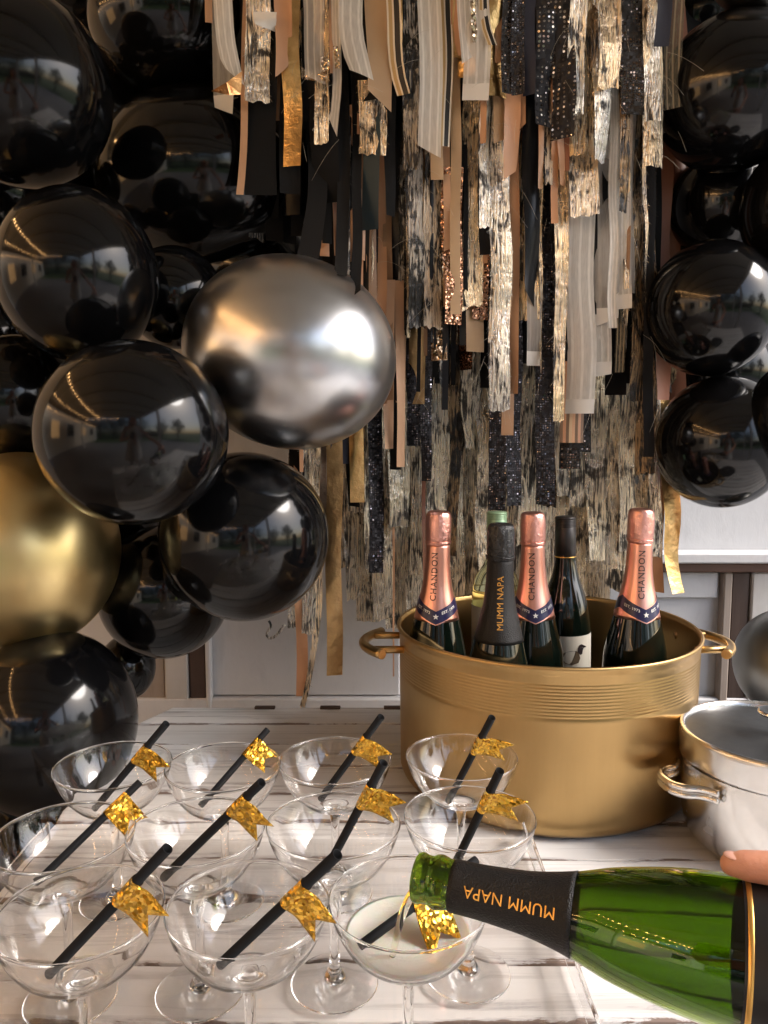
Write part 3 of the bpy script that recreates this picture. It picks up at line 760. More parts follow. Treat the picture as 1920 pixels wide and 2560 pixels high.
glabel = {
 'b1': 'empty coupe at the outer corner of the back row, against the black balloon',
 'b2': 'empty coupe in the back row, second along from the black balloon',
 'b3': 'empty coupe in the back row, beside the one in front of the brass tub',
 'b4': 'empty coupe standing right against the brass tub, furthest from the balloons',
 'm1': 'empty coupe in the middle row, overhanging the open edge of the table',
 'm2': 'empty coupe in the middle row, second along from the table edge',
 'm3': 'empty coupe in the middle row, third along from the table edge',
 'm4': 'empty coupe in the middle row, behind the neck of the tilted green bottle',
 'f1': 'large empty coupe at the near corner of the table, furthest from the pouring bottle',
 'f2': 'empty coupe in the near row, next to the one being filled',
 'f3': 'coupe being filled with pale champagne under the tilted green bottle'}
GC = {}
for kx, (px, py) in glasses.items():
    q = PZ(px, py, RIMZ); GC[kx] = Vector((q.x, q.y, TZ))
    o = link('coupe_glass', glass_me, None, None, (q.x, q.y, TZ)); o.rotation_euler.z = R.uniform(0, 6)
    tag(o, glabel[kx], 'glass', 'champagne coupes set out in three rows')
# drink in the one being filled
cz = .1225
fr = [(0, .0963)] + [(r - .0009, z + .0004) for r, z in reversed(GI) if .0960 < z < .120] + [(r_in(cz) - .0010, cz), (r_in(cz) - .003, cz - .0006)]
fr = fr + [(.03, cz - .0010), (0, cz - .0010)]
dv, df = lathe(fr, 80)
dr = link('champagne', me_from(dv, df), 'champagne', None, GC['f3']); tag(dr, 'cloudy pale champagne half filling the coupe under the bottle', 'drink')
p0 = mouth - Xv * .0082 - ax * .004
ve = Vector((ax.x, ax.y, 0)).normalized(); pts = []
zd = GC['f3'].z + cz - .0006
for i in range(17):
    t = i / 16; q = p0 + ve * .019 * t + Vector((0, .010 * t, 0)); q.z = p0.z + (zd - p0.z) * t ** 1.9; pts.append(q)
v, f = tube(pts, [.0046 - .0024 * (i / 16) ** .5 for i in range(17)], 14)
st = link('champagne_stream', me_from(v, f), 'stream'); tag(st, 'thin stream of champagne falling from the green bottle mouth', 'drink')

# ================================================================ STRAWS WITH FLAGS
straws = {  # bottom pixel, top pixel, flag place along the straw, flag turn
 'b1': (238, 2021, 416, 1809, .66, 0), 'b2': (500, 2018, 669, 1824, .75, -4), 'b3': (802, 1997, 953, 1792, .68, 0), 'b4': (1121, 2002, 1230, 1794, .70, -18),
 'm1': (87, 2211, 350, 1955, .76, 2), 'm2': (410, 2193, 654, 1956, .79, 0), 'm3': (817, 2172, 959, 1907, .71, -6), 'm4': (1140, 2156, 1250, 1927, .70, -14),
 'f1': (124, 2434, 419, 2121, .68, 2), 'f2': (552, 2410, 844, 2136, .67, 6), 'f3': (900, 2365, 1190, 2150, .55, 14)}
slabel = {
 'b1': 'black paper straw with gold glitter flag in the back corner coupe by the black balloon',
 'b2': 'black paper straw with gold glitter flag in the second back row coupe from the balloon',
 'b3': 'black paper straw with gold glitter flag in the third back row coupe, beside the tub',
 'b4': 'black paper straw whose gold flag stands out in front of the brass tub',
 'm1': 'black straw with gold flag in the middle row coupe overhanging the table edge',
 'm2': 'black straw with gold flag in the second middle row coupe from the table edge',
 'm3': 'steep black straw with gold flag in the third middle row coupe from the table edge',
 'm4': 'black straw with gold flag in the coupe behind the tilted bottle neck',
 'f1': 'black straw with large gold flag in the near corner coupe',
 'f2': 'long black straw with gold flag in the near row coupe next to the filling one',
 'f3': 'black straw dipping into the champagne with its gold flag under the bottle neck'}
for kx, (bx, by, tx, ty, fq, turn) in straws.items():
    c = GC[kx]; best = None
    zmin = .101 if kx != 'f3' else .120
    for k in range(60):
        z = zmin + (.142 - zmin) * k / 59; p = PZ(bx, by, TZ + z); d = (Vector((p.x, p.y)) - Vector((c.x, c.y))).length
        e = abs(d - (r_in(z) - .006)) + (10 * max(0, d - r_in(z) + .005))
        if best is None or e < best[0]: best = (e, p)
    P0 = best[1]; best2 = None
    rt = ray(tx, ty)
    for k in range(400):
        P1 = CAMP + rt * (.30 + .75 * k / 399)
        if P1.z < RIMZ + .004: continue
        t = (RIMZ - P0.z) / (P1.z - P0.z); q = P0 + (P1 - P0) * t
        d = (Vector((q.x, q.y)) - Vector((c.x, c.y))).length; L = (P1 - P0).length
        e = abs(d - (GR - .0055)) + max(0, L - .185) * 2 + max(0, .10 - L) * 2
        if q.x < P0.x: e += 1
        if kx == 'f3' and proj(P1)[2] < .545: e += 1
        if best2 is None or e < best2[0]: best2 = (e, P1, L)
    P1 = best2[1]; s = (P1 - P0).normalized(); L = (P1 - P0).length
    print('STRAW', kx, round(best[0], 4), round(best2[0], 4), round(L, 3))
    rs = .0034
    root = thing('straw', slabel[kx], 'straw', P0, 'flagged straws leaning in the coupes')
    v1, f1 = tube([Vector(), s * L], rs, 16, False); v2, f2 = tube([Vector(), s * L], rs - .0005, 16, False)
    nn = len(v1); f2 = [tuple(reversed(q)) for q in f2]
    V_, F_ = join((v1, f1), (v2, f2))
    for base in (0, 16):
        for j in range(16):
            j2 = (j + 1) % 16; F_.append((base + j, base + j2, nn + base + j2, nn + base + j))
    link('tube', me_from(V_, F_), 'straw', root)
    # flag: glued round the straw, swallow tail
    pc = P0 + s * L * fq; vd = (pc - CAMP).normalized()
    e = s.cross(vd).normalized()
    if e.x < 0: e = -e
    nf = e.cross(s).normalized()
    if nf.dot(vd) > 0: nf = -nf
    e = (Matrix.Rotation(radians(R.uniform(-14, 14)), 3, s) @ e).normalized()
    nf = e.cross(s).normalized()
    if nf.dot(vd) > 0: nf = -nf
    hw, ln = (.0122, .0285) if kx != 'f3' else (.0155, .037); tn = tan(radians(turn))
    vs, fs = [], []; na, nb = 10, 8; amp = R.uniform(.0002, .0016) * R.choice((-1, 1))
    for sd_ in (1, -1):
        for i in range(na + 1):
            for j in range(nb + 1):
                u, w = i / na, -1 + 2 * j / nb
                lim = ln * (1 - .34 * (1 - abs(w))); xx = u * lim
                q = s * (w * hw * (1 - .05 * u) - tn * xx) + e * (xx) + nf * (rs + .0003 - rs * min(1, u * 3) + .00025 * sd_ + amp * sin(u * 2.6) * (1 + .3 * w))
                vs.append(q)
    o0 = (na + 1) * (nb + 1)
    for i in range(na):
        for j in range(nb):
            a = i * (nb + 1) + j; fs.append((a, a + 1, a + nb + 2, a + nb + 1)); a += o0; fs.append((a, a + nb + 1, a + nb + 2, a + 1))
    bd = [i * (nb + 1) for i in range(na + 1)] + [na * (nb + 1) + j for j in range(1, nb + 1)] + [i * (nb + 1) + nb for i in range(na - 1, -1, -1)] + [j for j in range(nb - 1, 0, -1)]
    for a, b in zip(bd, bd[1:] + bd[:1]): fs.append((a, b, b + o0, a + o0))
    fl_ = link('flag', me_from(vs, fs), 'glitter_gold', root, s * L * fq)
    v, f = tube([s * -hw * .98, s * hw * .98], rs + .0006, 16, False)
    link('flag_wrap', me_from(v, f), 'glitter_gold', fl_)

# ================================================================ BALLOONS
def balloon(label, px, py, Y, rx, ry, mat='latex', tail=(0, 1, -.2), tilt=0., group='black balloons of the garland'):
    c = PY(px, py, Y); dd = proj(c)[2]
    k = dd / F; off = sqrt(((px - 960) / F) ** 2 + ((py - 1280) / F) ** 2)
    a = rx * k / sqrt(1 + ((px - 960) / F) ** 2 * .9); b = ry * k / sqrt(1 + ((py - 1280) / F) ** 2 * .9)
    e = thing('balloon', label, 'balloon', c, group)
    tl = Vector(tail).normalized()
    m = (a + b) / 2
    # pear-like body built along its own axis, knot at the back
    prof = []
    for i in range(41):
        t = pi * i / 40; z = -cos(t); r = sin(t)
        if z > .35: q = (z - .35) / .65; z = z + .10 * q ** 2; r *= 1 - .07 * q
        prof.append((max(r, 0) * m, z * m))
    v, f = lathe(prof, 72)
    rot = Vector((0, 0, 1)).rotation_difference(tl).to_matrix()
    sc = Matrix.Rotation(tilt, 3, 'Y') @ Matrix.Diagonal((a / m, 1, b / m)) @ Matrix.Rotation(-tilt, 3, 'Y')
    v = [sc @ (rot @ Vector(p)) for p in v]
    link('skin', me_from(v, f), mat, e)
    kv, kf = lathe([(.004, 1.085 * m), (.0035, 1.10 * m), (.006, 1.125 * m), (.011, 1.15 * m), (.012, 1.155 * m), (.010, 1.158 * m), (0, 1.12 * m)], 20)
    kv = [sc @ (rot @ Vector(p)) for p in kv]; link('knot', me_from(kv, kf), mat, e)
    return c, m
BL = [
 ('large black balloon filling the top corner away from the streamers', 42, 225, 1.10, 252, 262, 'latex', (-.3, 1, -.3)),
 ('black balloon at the top edge, tucked beside the ivory organza streamers', 425, 55, 1.34, 205, 205, 'latex', (0, 1, .2)),
 ('big black balloon partly covered by hanging black cloth streamers', 500, 452, 1.36, 262, 228, 'latex', (0, 1, 0)),
 ('black balloon above the front black one, touching the photo edge', 197, 690, 1.06, 207, 222, 'latex', (-.5, 1, .1)),
 ('black balloon right in front of the cluster, above the gold balloon', 334, 1083, .945, 245, 231, 'latex', (-.2, 1, .1)),
 ('black balloon hanging under the silver balloon, beside the streamers', 612, 1341, 1.13, 213, 211, 'latex', (-.4, 1, .2)),
 ('black balloon tucked low behind the hanging one, over the painted boards', 412, 1478, 1.24, 168, 168, 'latex', (-.4, 1, .4)),
 ('large black balloon below the gold one, touching the table corner', 128, 1808, 1.06, 224, 240, 'latex', (-.6, 1, .3)),
 ('black balloon showing between the upper edge balloon and the gold one', 40, 1000, 1.20, 165, 165, 'latex', (-.3, 1, .2)),
 ('small black balloon glimpsed in the gap beside the silver balloon', 438, 745, 1.22, 125, 130, 'latex', (-.2, 1, .2)),
 ('black balloon showing only as a rim beside the painted boards', 318, 1668, 1.30, 72, 84, 'latex', (-.2, 1, .2)),
 ('black balloon low down beside the open table edge', 40, 2120, 1.22, 190, 190, 'latex', (-.2, 1, .2)),
 ('black balloon behind the top corner one, under the top edge balloon', 262, 330, 1.46, 190, 200, 'latex', (0, 1, .1)),
 ('black balloon deep behind the gold and front black balloons', 250, 1290, 1.33, 150, 150, 'latex', (0, 1, .1)),
 ('black balloon half out of the photo, between the top corner one and the next below', -20, 480, 1.28, 150, 140, 'latex', (-.5, 1, .1)),
 ('black balloon half out of the photo, in the gap above the gold balloon', -40, 860, 1.30, 150, 150, 'latex', (-.5, 1, .1)),
 ('black balloon cut by the top photo edge, between the corner one and its neighbour', 240, -40, 1.44, 160, 140, 'latex', (0, 1, .1)),
 ('black balloon wedged behind the top corner balloon and the shaded one below it', 120, 455, 1.42, 170, 150, 'latex', (0, 1, .1)),
 ('black balloon at the very back, seen between the two upper balloons and the streamers', 330, 200, 1.50, 180, 170, 'latex', (0, 1, .1)),
 ('black balloon at the very back, seen over the silver balloon', 620, 690, 1.44, 170, 150, 'latex', (0, 1, .1)),
 ('black balloon at the very back beside the rust streamer', 1745, 640, 1.46, 130, 170, 'latex', (0, 1, .1)),
 ('black balloon at the very back above the lowest of the column', 1790, 930, 1.47, 150, 150, 'latex', (0, 1, .1)),
 ('black balloon at the very back behind the large top one of the column', 1740, 60, 1.48, 150, 170, 'latex', (0, 1, .1)),
 ('large black balloon at the top beside the last streamers', 1832, 235, 1.24, 200, 208, 'latex', (.5, 1, .2)),
 ('black balloon in shadow below the large top one', 1800, 512, 1.36, 132, 140, 'latex', (.4, 1, .2)),
 ('black balloon cut by the photo edge, in front of the shadowed one', 1975, 520, 1.22, 128, 160, 'latex', (.6, 1, .2)),
 ('round black balloon in the middle of the column beside the streamers', 1777, 772, 1.22, 168, 172, 'latex', (.5, 1, .1)),
 ('lowest black balloon of the column, hanging over the white wall panel', 1803, 1106, 1.24, 172, 165, 'latex', (.5, 1, .1)),
 ('black balloon cut by the photo edge between the two lowest of the column', 2000, 1040, 1.16, 138, 145, 'latex', (.7, 1, .1)),
]
cents = []
for lb_, px, py, Y, rx, ry, mt, tl in BL:
    cents.append((lb_[:40], *balloon(lb_, px, py, Y, rx, ry, mt, tl)))
MET = 'metallic balloons among the black ones'
cents.append(('silver', *balloon('big chrome silver balloon in front of the streamers', 726, 885, 1.115, 268, 241, 'chrome', (-.5, 1, .05), radians(14), group=MET)))
cents.append(('gold', *balloon('chrome gold balloon at the photo edge among black ones', 60, 1377, 1.12, 252, 247, 'chrome_gold', (-.5, 1, .1), group=MET)))
cents.append(('sil top', *balloon('dull silver balloon peeking in at the top corner beside the streamers', 1895, -85, 1.2, 128, 124, 'chrome_dark', (.5, 1, .2), group=MET)))
cents.append(('sil low', *balloon('dull silver balloon behind the pot lid', 1978, 1658, 1.30, 151, 140, 'chrome_dark', (.5, 1, .1), group=MET)))
for i in range(len(cents)):
    for j in range(i):
        d = (cents[i][1] - cents[j][1]).length - cents[i][2] - cents[j][2]
        if d < -.02: print('BALLOON OVERLAP', cents[i][0], '|', cents[j][0], round(d, 3))

# ================================================================ STREAMERS
ZTOP = 2.02
def rail_thing(label, Y):
    t = thing('streamer_garland', label, 'garland', (0, Y, ZTOP), 'streamer garlands hanging in layers')
    v, f = tube([(-.35, 0, 0), (.62, 0, 0)], .009, 12); link('hanging_rod', me_from(v, f), 'rod', t)
    return t
GAR = {1: rail_thing('short front layer of streamers: ivory organza, gold foil and black sequin strips', 1.19),
       2: rail_thing('middle layer of long copper, black and mottled gold streamers', 1.26),
       3: rail_thing('long mottled gold back layer of streamers hanging behind the bottles', 1.36)}
NAME = dict(satin='satin_ribbon', black='black_ribbon', sheer='organza_ribbon', mottle='mottled_strip', fur='fibre_strip', foil='foil_strip', glitter='glitter_strip', dots='sequin_strip', stripe='striped_ribbon', navy='navy_ribbon', teal='teal_ribbon', hem='hem_tag')
sid = [0]
def strip(lay, kind, xt, xb, yb, w, dy=0., yt=-80, slant=0., curl=0., hem=None, twist=None, w2=None, hang=0.):
    """xt, xb: pixel centre at top and bottom; w: pixel width; dy: nearer (-) or further (+) than its layer"""
    sid[0] += 1; rr = random.Random(1000 + sid[0])
    Y = GAR[lay].location.y + dy
    A = PY(xt, yt, Y); B = PY(xb, yb, Y + hang)
    if yt <= -80: A.z = ZTOP; A.x = PY(xt, 0, Y).x
    k = proj(B)[2] / F; wm = w * k; wb = (w2 or w) * k
    L = (A - B).length; n = max(6, int(L / .022)); nu = 6
    ph, fr = rr.uniform(0, 6), rr.uniform(5, 11); cup = rr.uniform(-.16, .16); tw = twist if twist is not None else rr.uniform(-.75, .75)
    wand = min(.0028, wm * .07)
    vs, fs, uv = [], [], []
    for i in range(n + 1):
        t = i / n; c = A.lerp(B, t); c.y = A.y + (B.y - A.y) * t ** 5
        c.x += wand * sin(ph + fr * t * L * 3) * min(1, 3 * (1 - t) + .3); c.y += .0045 * sin(ph * 1.7 + fr * 1.3 * t * L * 3)
        an = tw * t * t + .26 * sin(ph + 6 * t) * (.3 + .7 * t); ww = wm + (wb - wm) * t
        if curl and t > .72: q = (t - .72) / .28; c.x += curl * q * q * k; c.y -= abs(curl) * .25 * q * q * k
        for j in range(nu + 1):
            u = j / nu; x = (u - .5) * ww
            dpt = cup * ww * (1 - (2 * u - 1) ** 2) * (.6 + .4 * sin(ph + 9 * t))
            z = c.z + (slant * k * (u - .5) if i == n else 0)
            if i == n and kind.startswith(('mottle', 'fur')): z += rr.uniform(-.004, .002)
            vs.append(Vector((c.x + x * cos(an), c.y + x * sin(an) - dpt, z))); uv.append((u, t * L))
    for i in range(n):
        for j in range(nu):
            a = i * (nu + 1) + j; fs.append((a, a + 1, a + nu + 2, a + nu + 1))
    if kind.startswith(('mottle', 'fur')):       # frayed edges
        m = int(L / (.006 if kind.startswith('mottle') else .003))
        for q in range(m):
            t = rr.uniform(.02, .995); i = min(n - 1, int(t * n)); sgn = rr.choice((-1, 1)); j = 0 if sgn < 0 else nu
            p = vs[i * (nu + 1) + j].lerp(vs[(i + 1) * (nu + 1) + j], t * n - i)
            ln = rr.uniform(.004, .016) * (1 if kind.startswith('mottle') else 1.3); o = rr.uniform(.001, .005) * sgn
            a = len(vs); vs += [p + Vector((-.002 * sgn, 0, .0004)), p + Vector((-.002 * sgn, 0, -.0006)), p + Vector((o, rr.uniform(-.004, .002), -ln * .8))]
            uv += [(.5, t * L)] * 3; fs.append((a, a + 1, a + 2))
    org = A.copy(); vs = [p - org for p in vs]
    o = link(NAME[kind.split('_')[0]], me_from(vs, fs, True, uv), kind, GAR[lay], org - GAR[lay].location)
    if hem:
        i0 = n - max(1, int(round(hem * k / (L / n)))); hv = []; a = (i0) * (nu + 1)
        for i in range(i0, n + 1):
            for j in range(nu + 1): hv.append(vs[i * (nu + 1) + j] + Vector((0, -.0008, 0)))
        hf = []
        for i in range(n - i0):
            for j in range(nu): q = i * (nu + 1) + j; hf.append((q, q + 1, q + nu + 2, q + nu + 1))
        link('hem', me_from(hv, hf), 'hem', o)
    return o

# --- front, short
F1 = [
 ('satin_peach', 524, 523, 60, 18, .01), ('sheer_grey', 556, 558, 274, 56, .012, dict(hem=36, slant=-26)), ('sheer', 548, 566, 196, 46, -.012, dict(curl=22, slant=-40)),
 ('mottle_silver', 644, 645, 256, 62, -.004, dict(twist=0)), ('hem', 664, 664, 72, 56, -.012, dict(yt=34)), ('satin_copper', 708, 712, 182, 44, -.008, dict(slant=40, curl=-8)),
 ('foil_gold', 726, 731, 418, 46, .004, dict(twist=.0)), ('sheer_seq', 772, 790, 202, 52, -.012, dict(hem=None, slant=-14)), ('glitter_silver', 786, 784, 198, 56, -.016, dict(yt=172)),
 ('glitter_silver', 812, 816, 172, 22, -.018, dict(yt=140)), ('mottle_gold', 812, 803, 360, 36, .006, dict(slant=10)), ('sheer', 836, 846, 322, 24, -.004, dict(curl=-14, slant=-50)),
 ('sheer', 872, 884, 190, 60, -.016, dict(curl=20, slant=-22)), ('satin_peach', 824, 834, 186, 18, .006), ('glitter_silver', 838, 843, 168, 13, -.012, dict(yt=112)),
 ('satin_tan', 942, 948, 254, 62, -.004, dict(slant=-46)), ('stripe', 974, 988, 236, 36, -.012, dict(curl=22)), ('foil_gold', 993, 993, 175, 24, .0),
 ('mottle_gold', 928, 929, 386, 70, .012, dict(yt=200)), ('black', 930, 930, 250, 76, .008), ('sheer', 1072, 1074, 376, 58, -.012, dict(slant=-32, twist=-.1)),
 ('stripe', 1112, 1116, 366, 30, .0, dict(twist=.3, curl=-6)), ('satin_tan', 1092, 1093, 452, 32, .02), ('foil_gold', 1144, 1146, 142, 34, .0, {}),
 ('satin_copper', 1128, 1144, 138, 26, .002), ('foil_gold', 1168, 1168, 188, 48, .004), ('sheer', 1150, 1170, 150, 40, -.012, dict(slant=30)), ('sheer', 1188, 1188, 250, 66, -.006, dict(hem=32, slant=-6)),
 ('glitter_silver', 1172, 1182, 104, 16, -.014, dict(curl=8)), ('stripe', 1196, 1212, 117, 24, -.012, dict(curl=18)), ('foil_gold', 1240, 1240, 245, 58, .0),
 ('satin_brown', 1250, 1250, 160, 30, .002),
 ('dots_brown', 1272, 1270, 236, 36, -.008), ('dots_fine', 1296, 1294, 238, 34, -.010), ('navy_satin', 1322, 1322, 237, 32, -.006), ('dots', 1358, 1358, 316, 48, .0, dict(slant=0)),
 ('dots', 1400, 1406, 346, 62, -.006), ('mottle_silver', 1450, 1440, 278, 42, -.014), ('mottle_gold', 1446, 1442, 386, 52, .002, dict(slant=4)),
 ('mottle_gold', 1462, 1460, 541, 74, .010, dict(slant=8)), ('mottle_gold', 1522, 1520, 218, 56, -.016, dict(twist=0)), ('mottle_silver', 1500, 1500, 403, 48, -.004),
 ('dots_brown', 1580, 1580, 287, 58, -.008), ('mottle_silver', 1634, 1630, 306, 38, -.012), ('mottle_gold', 1626, 1631, 420, 54, -.002), ('navy_satin', 1658, 1654, 114, 38, -.018),
 ('sheer_olive', 1684, 1684, 270, 44, .0, dict(slant=10)), ('mottle_dark', 1556, 1558, 525, 26, .0), ('mottle_dark', 1480, 1482, 180, 26, -.002),
 ('black', 653, 653, 490, 80, .012), ('satin_peach', 628, 606, 488, 18, .006, dict(curl=-6)), ('black', 778, 774, 352, 36, .014), ('black', 815, 814, 508, 70, .016), ('black', 726, 726, 486, 52, .016),
 ('teal', 926, 926, 573, 46, .018), ('black', 974, 976, 540, 30, .018), ('satin_copper', 1207, 1208, 356, 16, .01), ('satin_tan', 1246, 1247, 356, 32, .012, dict(slant=14)),
 ('satin_copper', 1280, 1276, 436, 42, .006, dict(slant=28)), ('satin_copper', 1306, 1304, 318, 22, .008, dict(slant=20)), ('mottle_silver', 1216, 1210, 568, 28, .014, dict(twist=.2)),
 ('satin_peach', 1352, 1350, 472, 14, .014), ('satin_copper', 1398, 1398, 464, 20, .012, dict(curl=8)), ('fur_tan', 1370, 1370, 460, 20, .014), ('satin_rust', 1414, 1414, 430, 16, .016),
 ('fur_dark', 1030, 1026, 420, 40, .0, {}),
 ('black', 756, 758, 320, 40, .02), ('mottle_gold', 760, 762, 196, 34, .016), ('satin_brown', 690, 690, 300, 34, .024),
]
for r_ in F1:
    kd, xt, xb, yb, w, dy = r_[:6]; strip(1, kd, xt, xb, yb, w, dy, **(r_[6] if len(r_) > 6 else {}))
fp = [PY(528, 228, 1.165), PY(566, 206, 1.150), PY(606, 177, 1.16), PY(602, 236, 1.17), PY(574, 238, 1.155)]
link('foil_flap', me_from(fp, [(0, 1, 4), (1, 2, 3), (1, 3, 4)], False), 'foil_copper', GAR[1], -GAR[1].location)
# --- middle, long
F2 = [
 ('black', 770, 778, 694, 44, -.03, dict(hang=-.20, curl=-26, slant=30, w2=60)), ('black', 846, 852, 690, 40, -.03, dict(hang=-.18, w2=34)), ('black', 884, 888, 735, 28, -.03, dict(hang=-.20, slant=20)),
 ('satin_copper', 800, 812, 640, 24, -.03), ('satin_peach', 908, 908, 652, 14, -.03), ('satin_brown', 926, 930, 990, 26, -.02), ('satin_copper', 950, 955, 1010, 24, -.015), ('satin_brown', 965, 972, 1000, 22, -.01),
 ('black', 812, 818, 610, 26, -.035), ('satin_copper', 838, 842, 640, 22, -.02), ('satin_brown', 776, 790, 640, 20, -.01),
 ('black_satin', 1000, 1005, 826, 56, -.01), ('fur_dark', 1030, 1042, 818, 44, -.04, dict(twist=.1)), ('fur_tan', 1084, 1080, 820, 44, -.035, dict(slant=-6)),
 ('satin_peach', 1116, 1117, 768, 18, -.045, dict(twist=.1)), ('satin_tan', 1138, 1138, 786, 26, -.05, dict(twist=-.1)), ('black', 1172, 1170, 640, 52, -.02),
 ('satin_peach', 1000, 1002, 1006, 24, .0), ('foil_tan', 1040, 1041, 1010, 44, .0), ('glitter_silver', 1100, 1098, 902, 46, -.02), ('glitter_rose', 1132, 1132, 811, 52, -.042, dict(yt=420)),
 ('glitter_rose', 1206, 1202, 798, 46, -.02), ('glitter_brown', 1164, 1164, 925, 48, -.005), ('satin_tan', 1184, 1187, 880, 48, -.010, dict(w2=52)), ('mottle_gold', 1186, 1181, 768, 56, -.025, dict(slant=14)),
 ('mottle_silver', 1250, 1249, 1025, 52, -.045, dict(twist=.05)), ('black', 1218, 1220, 637, 46, -.04), ('satin_copper', 1286, 1284, 985, 24, -.03), ('satin_peach', 1270, 1268, 1088, 30, -.02),
 ('black_satin', 1326, 1328, 752, 42, -.04, dict(slant=-50)), ('mottle_gold', 1292, 1296, 700, 26, -.02), ('mottle_gold', 1320, 1321, 799, 52, -.022), ('sheer_grey', 1332, 1333, 914, 38, -.03, dict(hem=14)),
 ('mottle_gold', 1412, 1396, 1052, 48, -.05, dict(w2=28, twist=.05)), ('sheer_grey', 1454, 1456, 850, 44, -.02), ('sheer', 1452, 1450, 1034, 70, -.03, dict(hem=18, twist=.0)), ('sheer', 1500, 1502, 940, 48, -.02, dict(hem=24, slant=8)),
 ('sheer', 1530, 1532, 820, 22, -.05), ('sheer', 1552, 1556, 773, 42, -.035, dict(hem=18)), ('sheer_grey', 1562, 1566, 730, 36, -.02, dict(slant=-10)), ('sheer_olive', 1546, 1550, 930, 24, -.01), ('sheer_grey', 1510, 1514, 806, 60, -.025, dict(hem=30, slant=20)),
 ('stripe_rose', 1430, 1430, 1107, 58, -.01), ('dots_fine', 1354, 1364, 1262, 46, .0), ('dots_fine', 1242, 1242, 1276, 42, -.004), ('dots_fine', 1284, 1284, 1264, 42, -.002),
 ('dots_brown', 1426, 1426, 1172, 52, .01), ('dots_brown', 1470, 1464, 1130, 30, .012), ('fur_dark', 1590, 1604, 900, 40, -.005), ('mottle_dark', 1612, 1614, 1180, 46, .0), ('black_velvet', 1620, 1620, 1142, 28, -.02),
 ('satin_rust', 1650, 1656, 1262, 46, .06), ('mottle_dark', 1590, 1592, 1000, 36, -.01), ('mottle_gold', 1484, 1486, 720, 34, -.01), ('dots_fine', 1390, 1394, 1000, 30, .0), ('satin_copper', 1384, 1386, 560, 18, -.06),
]
F3 = [
 # below the silver balloon
 ('dots_fine', 938, 940, 1433, 36, .02), ('black_velvet', 836, 838, 1330, 36, .02), ('foil_grey', 796, 798, 1340, 42, .03), ('foil_gold', 893, 893, 1256, 36, -.005, dict(twist=-.2)), ('black', 886, 886, 1266, 44, .01),
 ('navy_satin', 848, 850, 1160, 46, .0), ('satin_peach', 972, 973, 1122, 28, -.01), ('satin_peach', 1000, 1002, 1168, 22, -.015), ('black_velvet', 990, 988, 1174, 34, .0), ('dots_fine', 1032, 1034, 1115, 36, .01), ('dots_fine', 1066, 1066, 1203, 28, .0),
 ('black', 740, 742, 1190, 44, .02), ('satin_copper', 752, 754, 1180, 10, .0), ('foil_tan', 834, 836, 1690, 40, .0, dict(twist=0)), ('foil_grey', 836, 836, 1440, 32, .015),
 ('satin_copper', 748, 755, 1738, 28, .02, dict(twist=.15)), ('mottle_silver', 768, 771, 1586, 40, .01), ('mottle_silver', 734, 734, 1566, 28, .03), ('mottle_gold', 776, 800, 1764, 38, .004, dict(curl=-44, w2=14, twist=.5)),
 ('satin_rust', 1060, 1060, 1500, 10, .07), ('satin_copper', 984, 984, 1690, 6, .08),
 ('foil_gold', 1668, 1684, 1482, 40, .04, dict(twist=.2, curl=10)), ('satin_copper', 1644, 1646, 1480, 26, .06), ('mottle_silver', 1638, 1640, 1390, 26, .05),
]
for r_ in F3:
    kd, xt, xb, yb, w, dy = r_[:6]; ex = dict(r_[6]) if len(r_) > 6 else {}
    ex['yt'] = 760 if xt < 965 else (1000 if xt > 1600 else 700)
    strip(2, kd, xt, xb, yb, w, dy, **ex)
for r_ in F2:
    kd, xt, xb, yb, w, dy = r_[:6]; strip(2, kd, xt, xb, yb, w, dy, **(r_[6] if len(r_) > 6 else {}))
# --- back layer
rb_ = random.Random(77)
ends = [(873, 1420), (893, 1498), (922, 1552), (958, 1548), (992, 1570), (1040, 1560), (1086, 1540), (1130, 1560), (1174, 1545), (1220, 1550), (1266, 1548), (1310, 1530), (1356, 1545), (1402, 1520), (1450, 1540), (1496, 1500), (1530, 1474), (1570, 1476), (1604, 1470)]
for i, (x, y) in enumerate(ends):
    strip(3, 'mottle_back' if x < 1580 else 'mottle_dark', x + rb_.uniform(-6, 6), x, y, rb_.uniform(50, 66), (.0, .012, .024)[i % 3], yt=780)
for i in range(20):
    x = 850 + i * 40 + rb_.uniform(-10, 10)
    strip(3, rb_.choice(['mottle_back', 'mottle_back', 'mottle_dark']), x, x + rb_.uniform(-5, 5), rb_.uniform(1100, 1440), rb_.uniform(38, 60), -.02 + .008 * (i % 2), yt=860)
for i in range(52):
    x = 615 + i * 20 + rb_.uniform(-8, 8)
    strip(2, rb_.choice(['black', 'black', 'black_satin', 'satin_brown', 'black', 'black', 'black_velvet', 'fur_dark']), x, x + rb_.uniform(-6, 6), rb_.uniform(560, 1000) if x > 780 else rb_.uniform(520, 620), rb_.uniform(30, 52), .03 + .01 * (i % 3))
for x, y, kd in ((1632, 1240, 'mottle_dark'), (1664, 1180, 'mottle_dark'), (1692, 1230, 'satin_rust'), (1652, 900, 'mottle_dark'), (1686, 980, 'mottle_dark'), (1712, 560, 'mottle_dark'), (1730, 380, 'black'), (1664, 480, 'fur_dark')):
    strip(3, kd, x - 4, x, y, 46, .03 + rb_.uniform(-.01, .01))
for x, y in ((470, 300), (505, 420), (545, 430), (585, 520)):
    strip(2, 'black', x + 20, x, y, 46, .09)
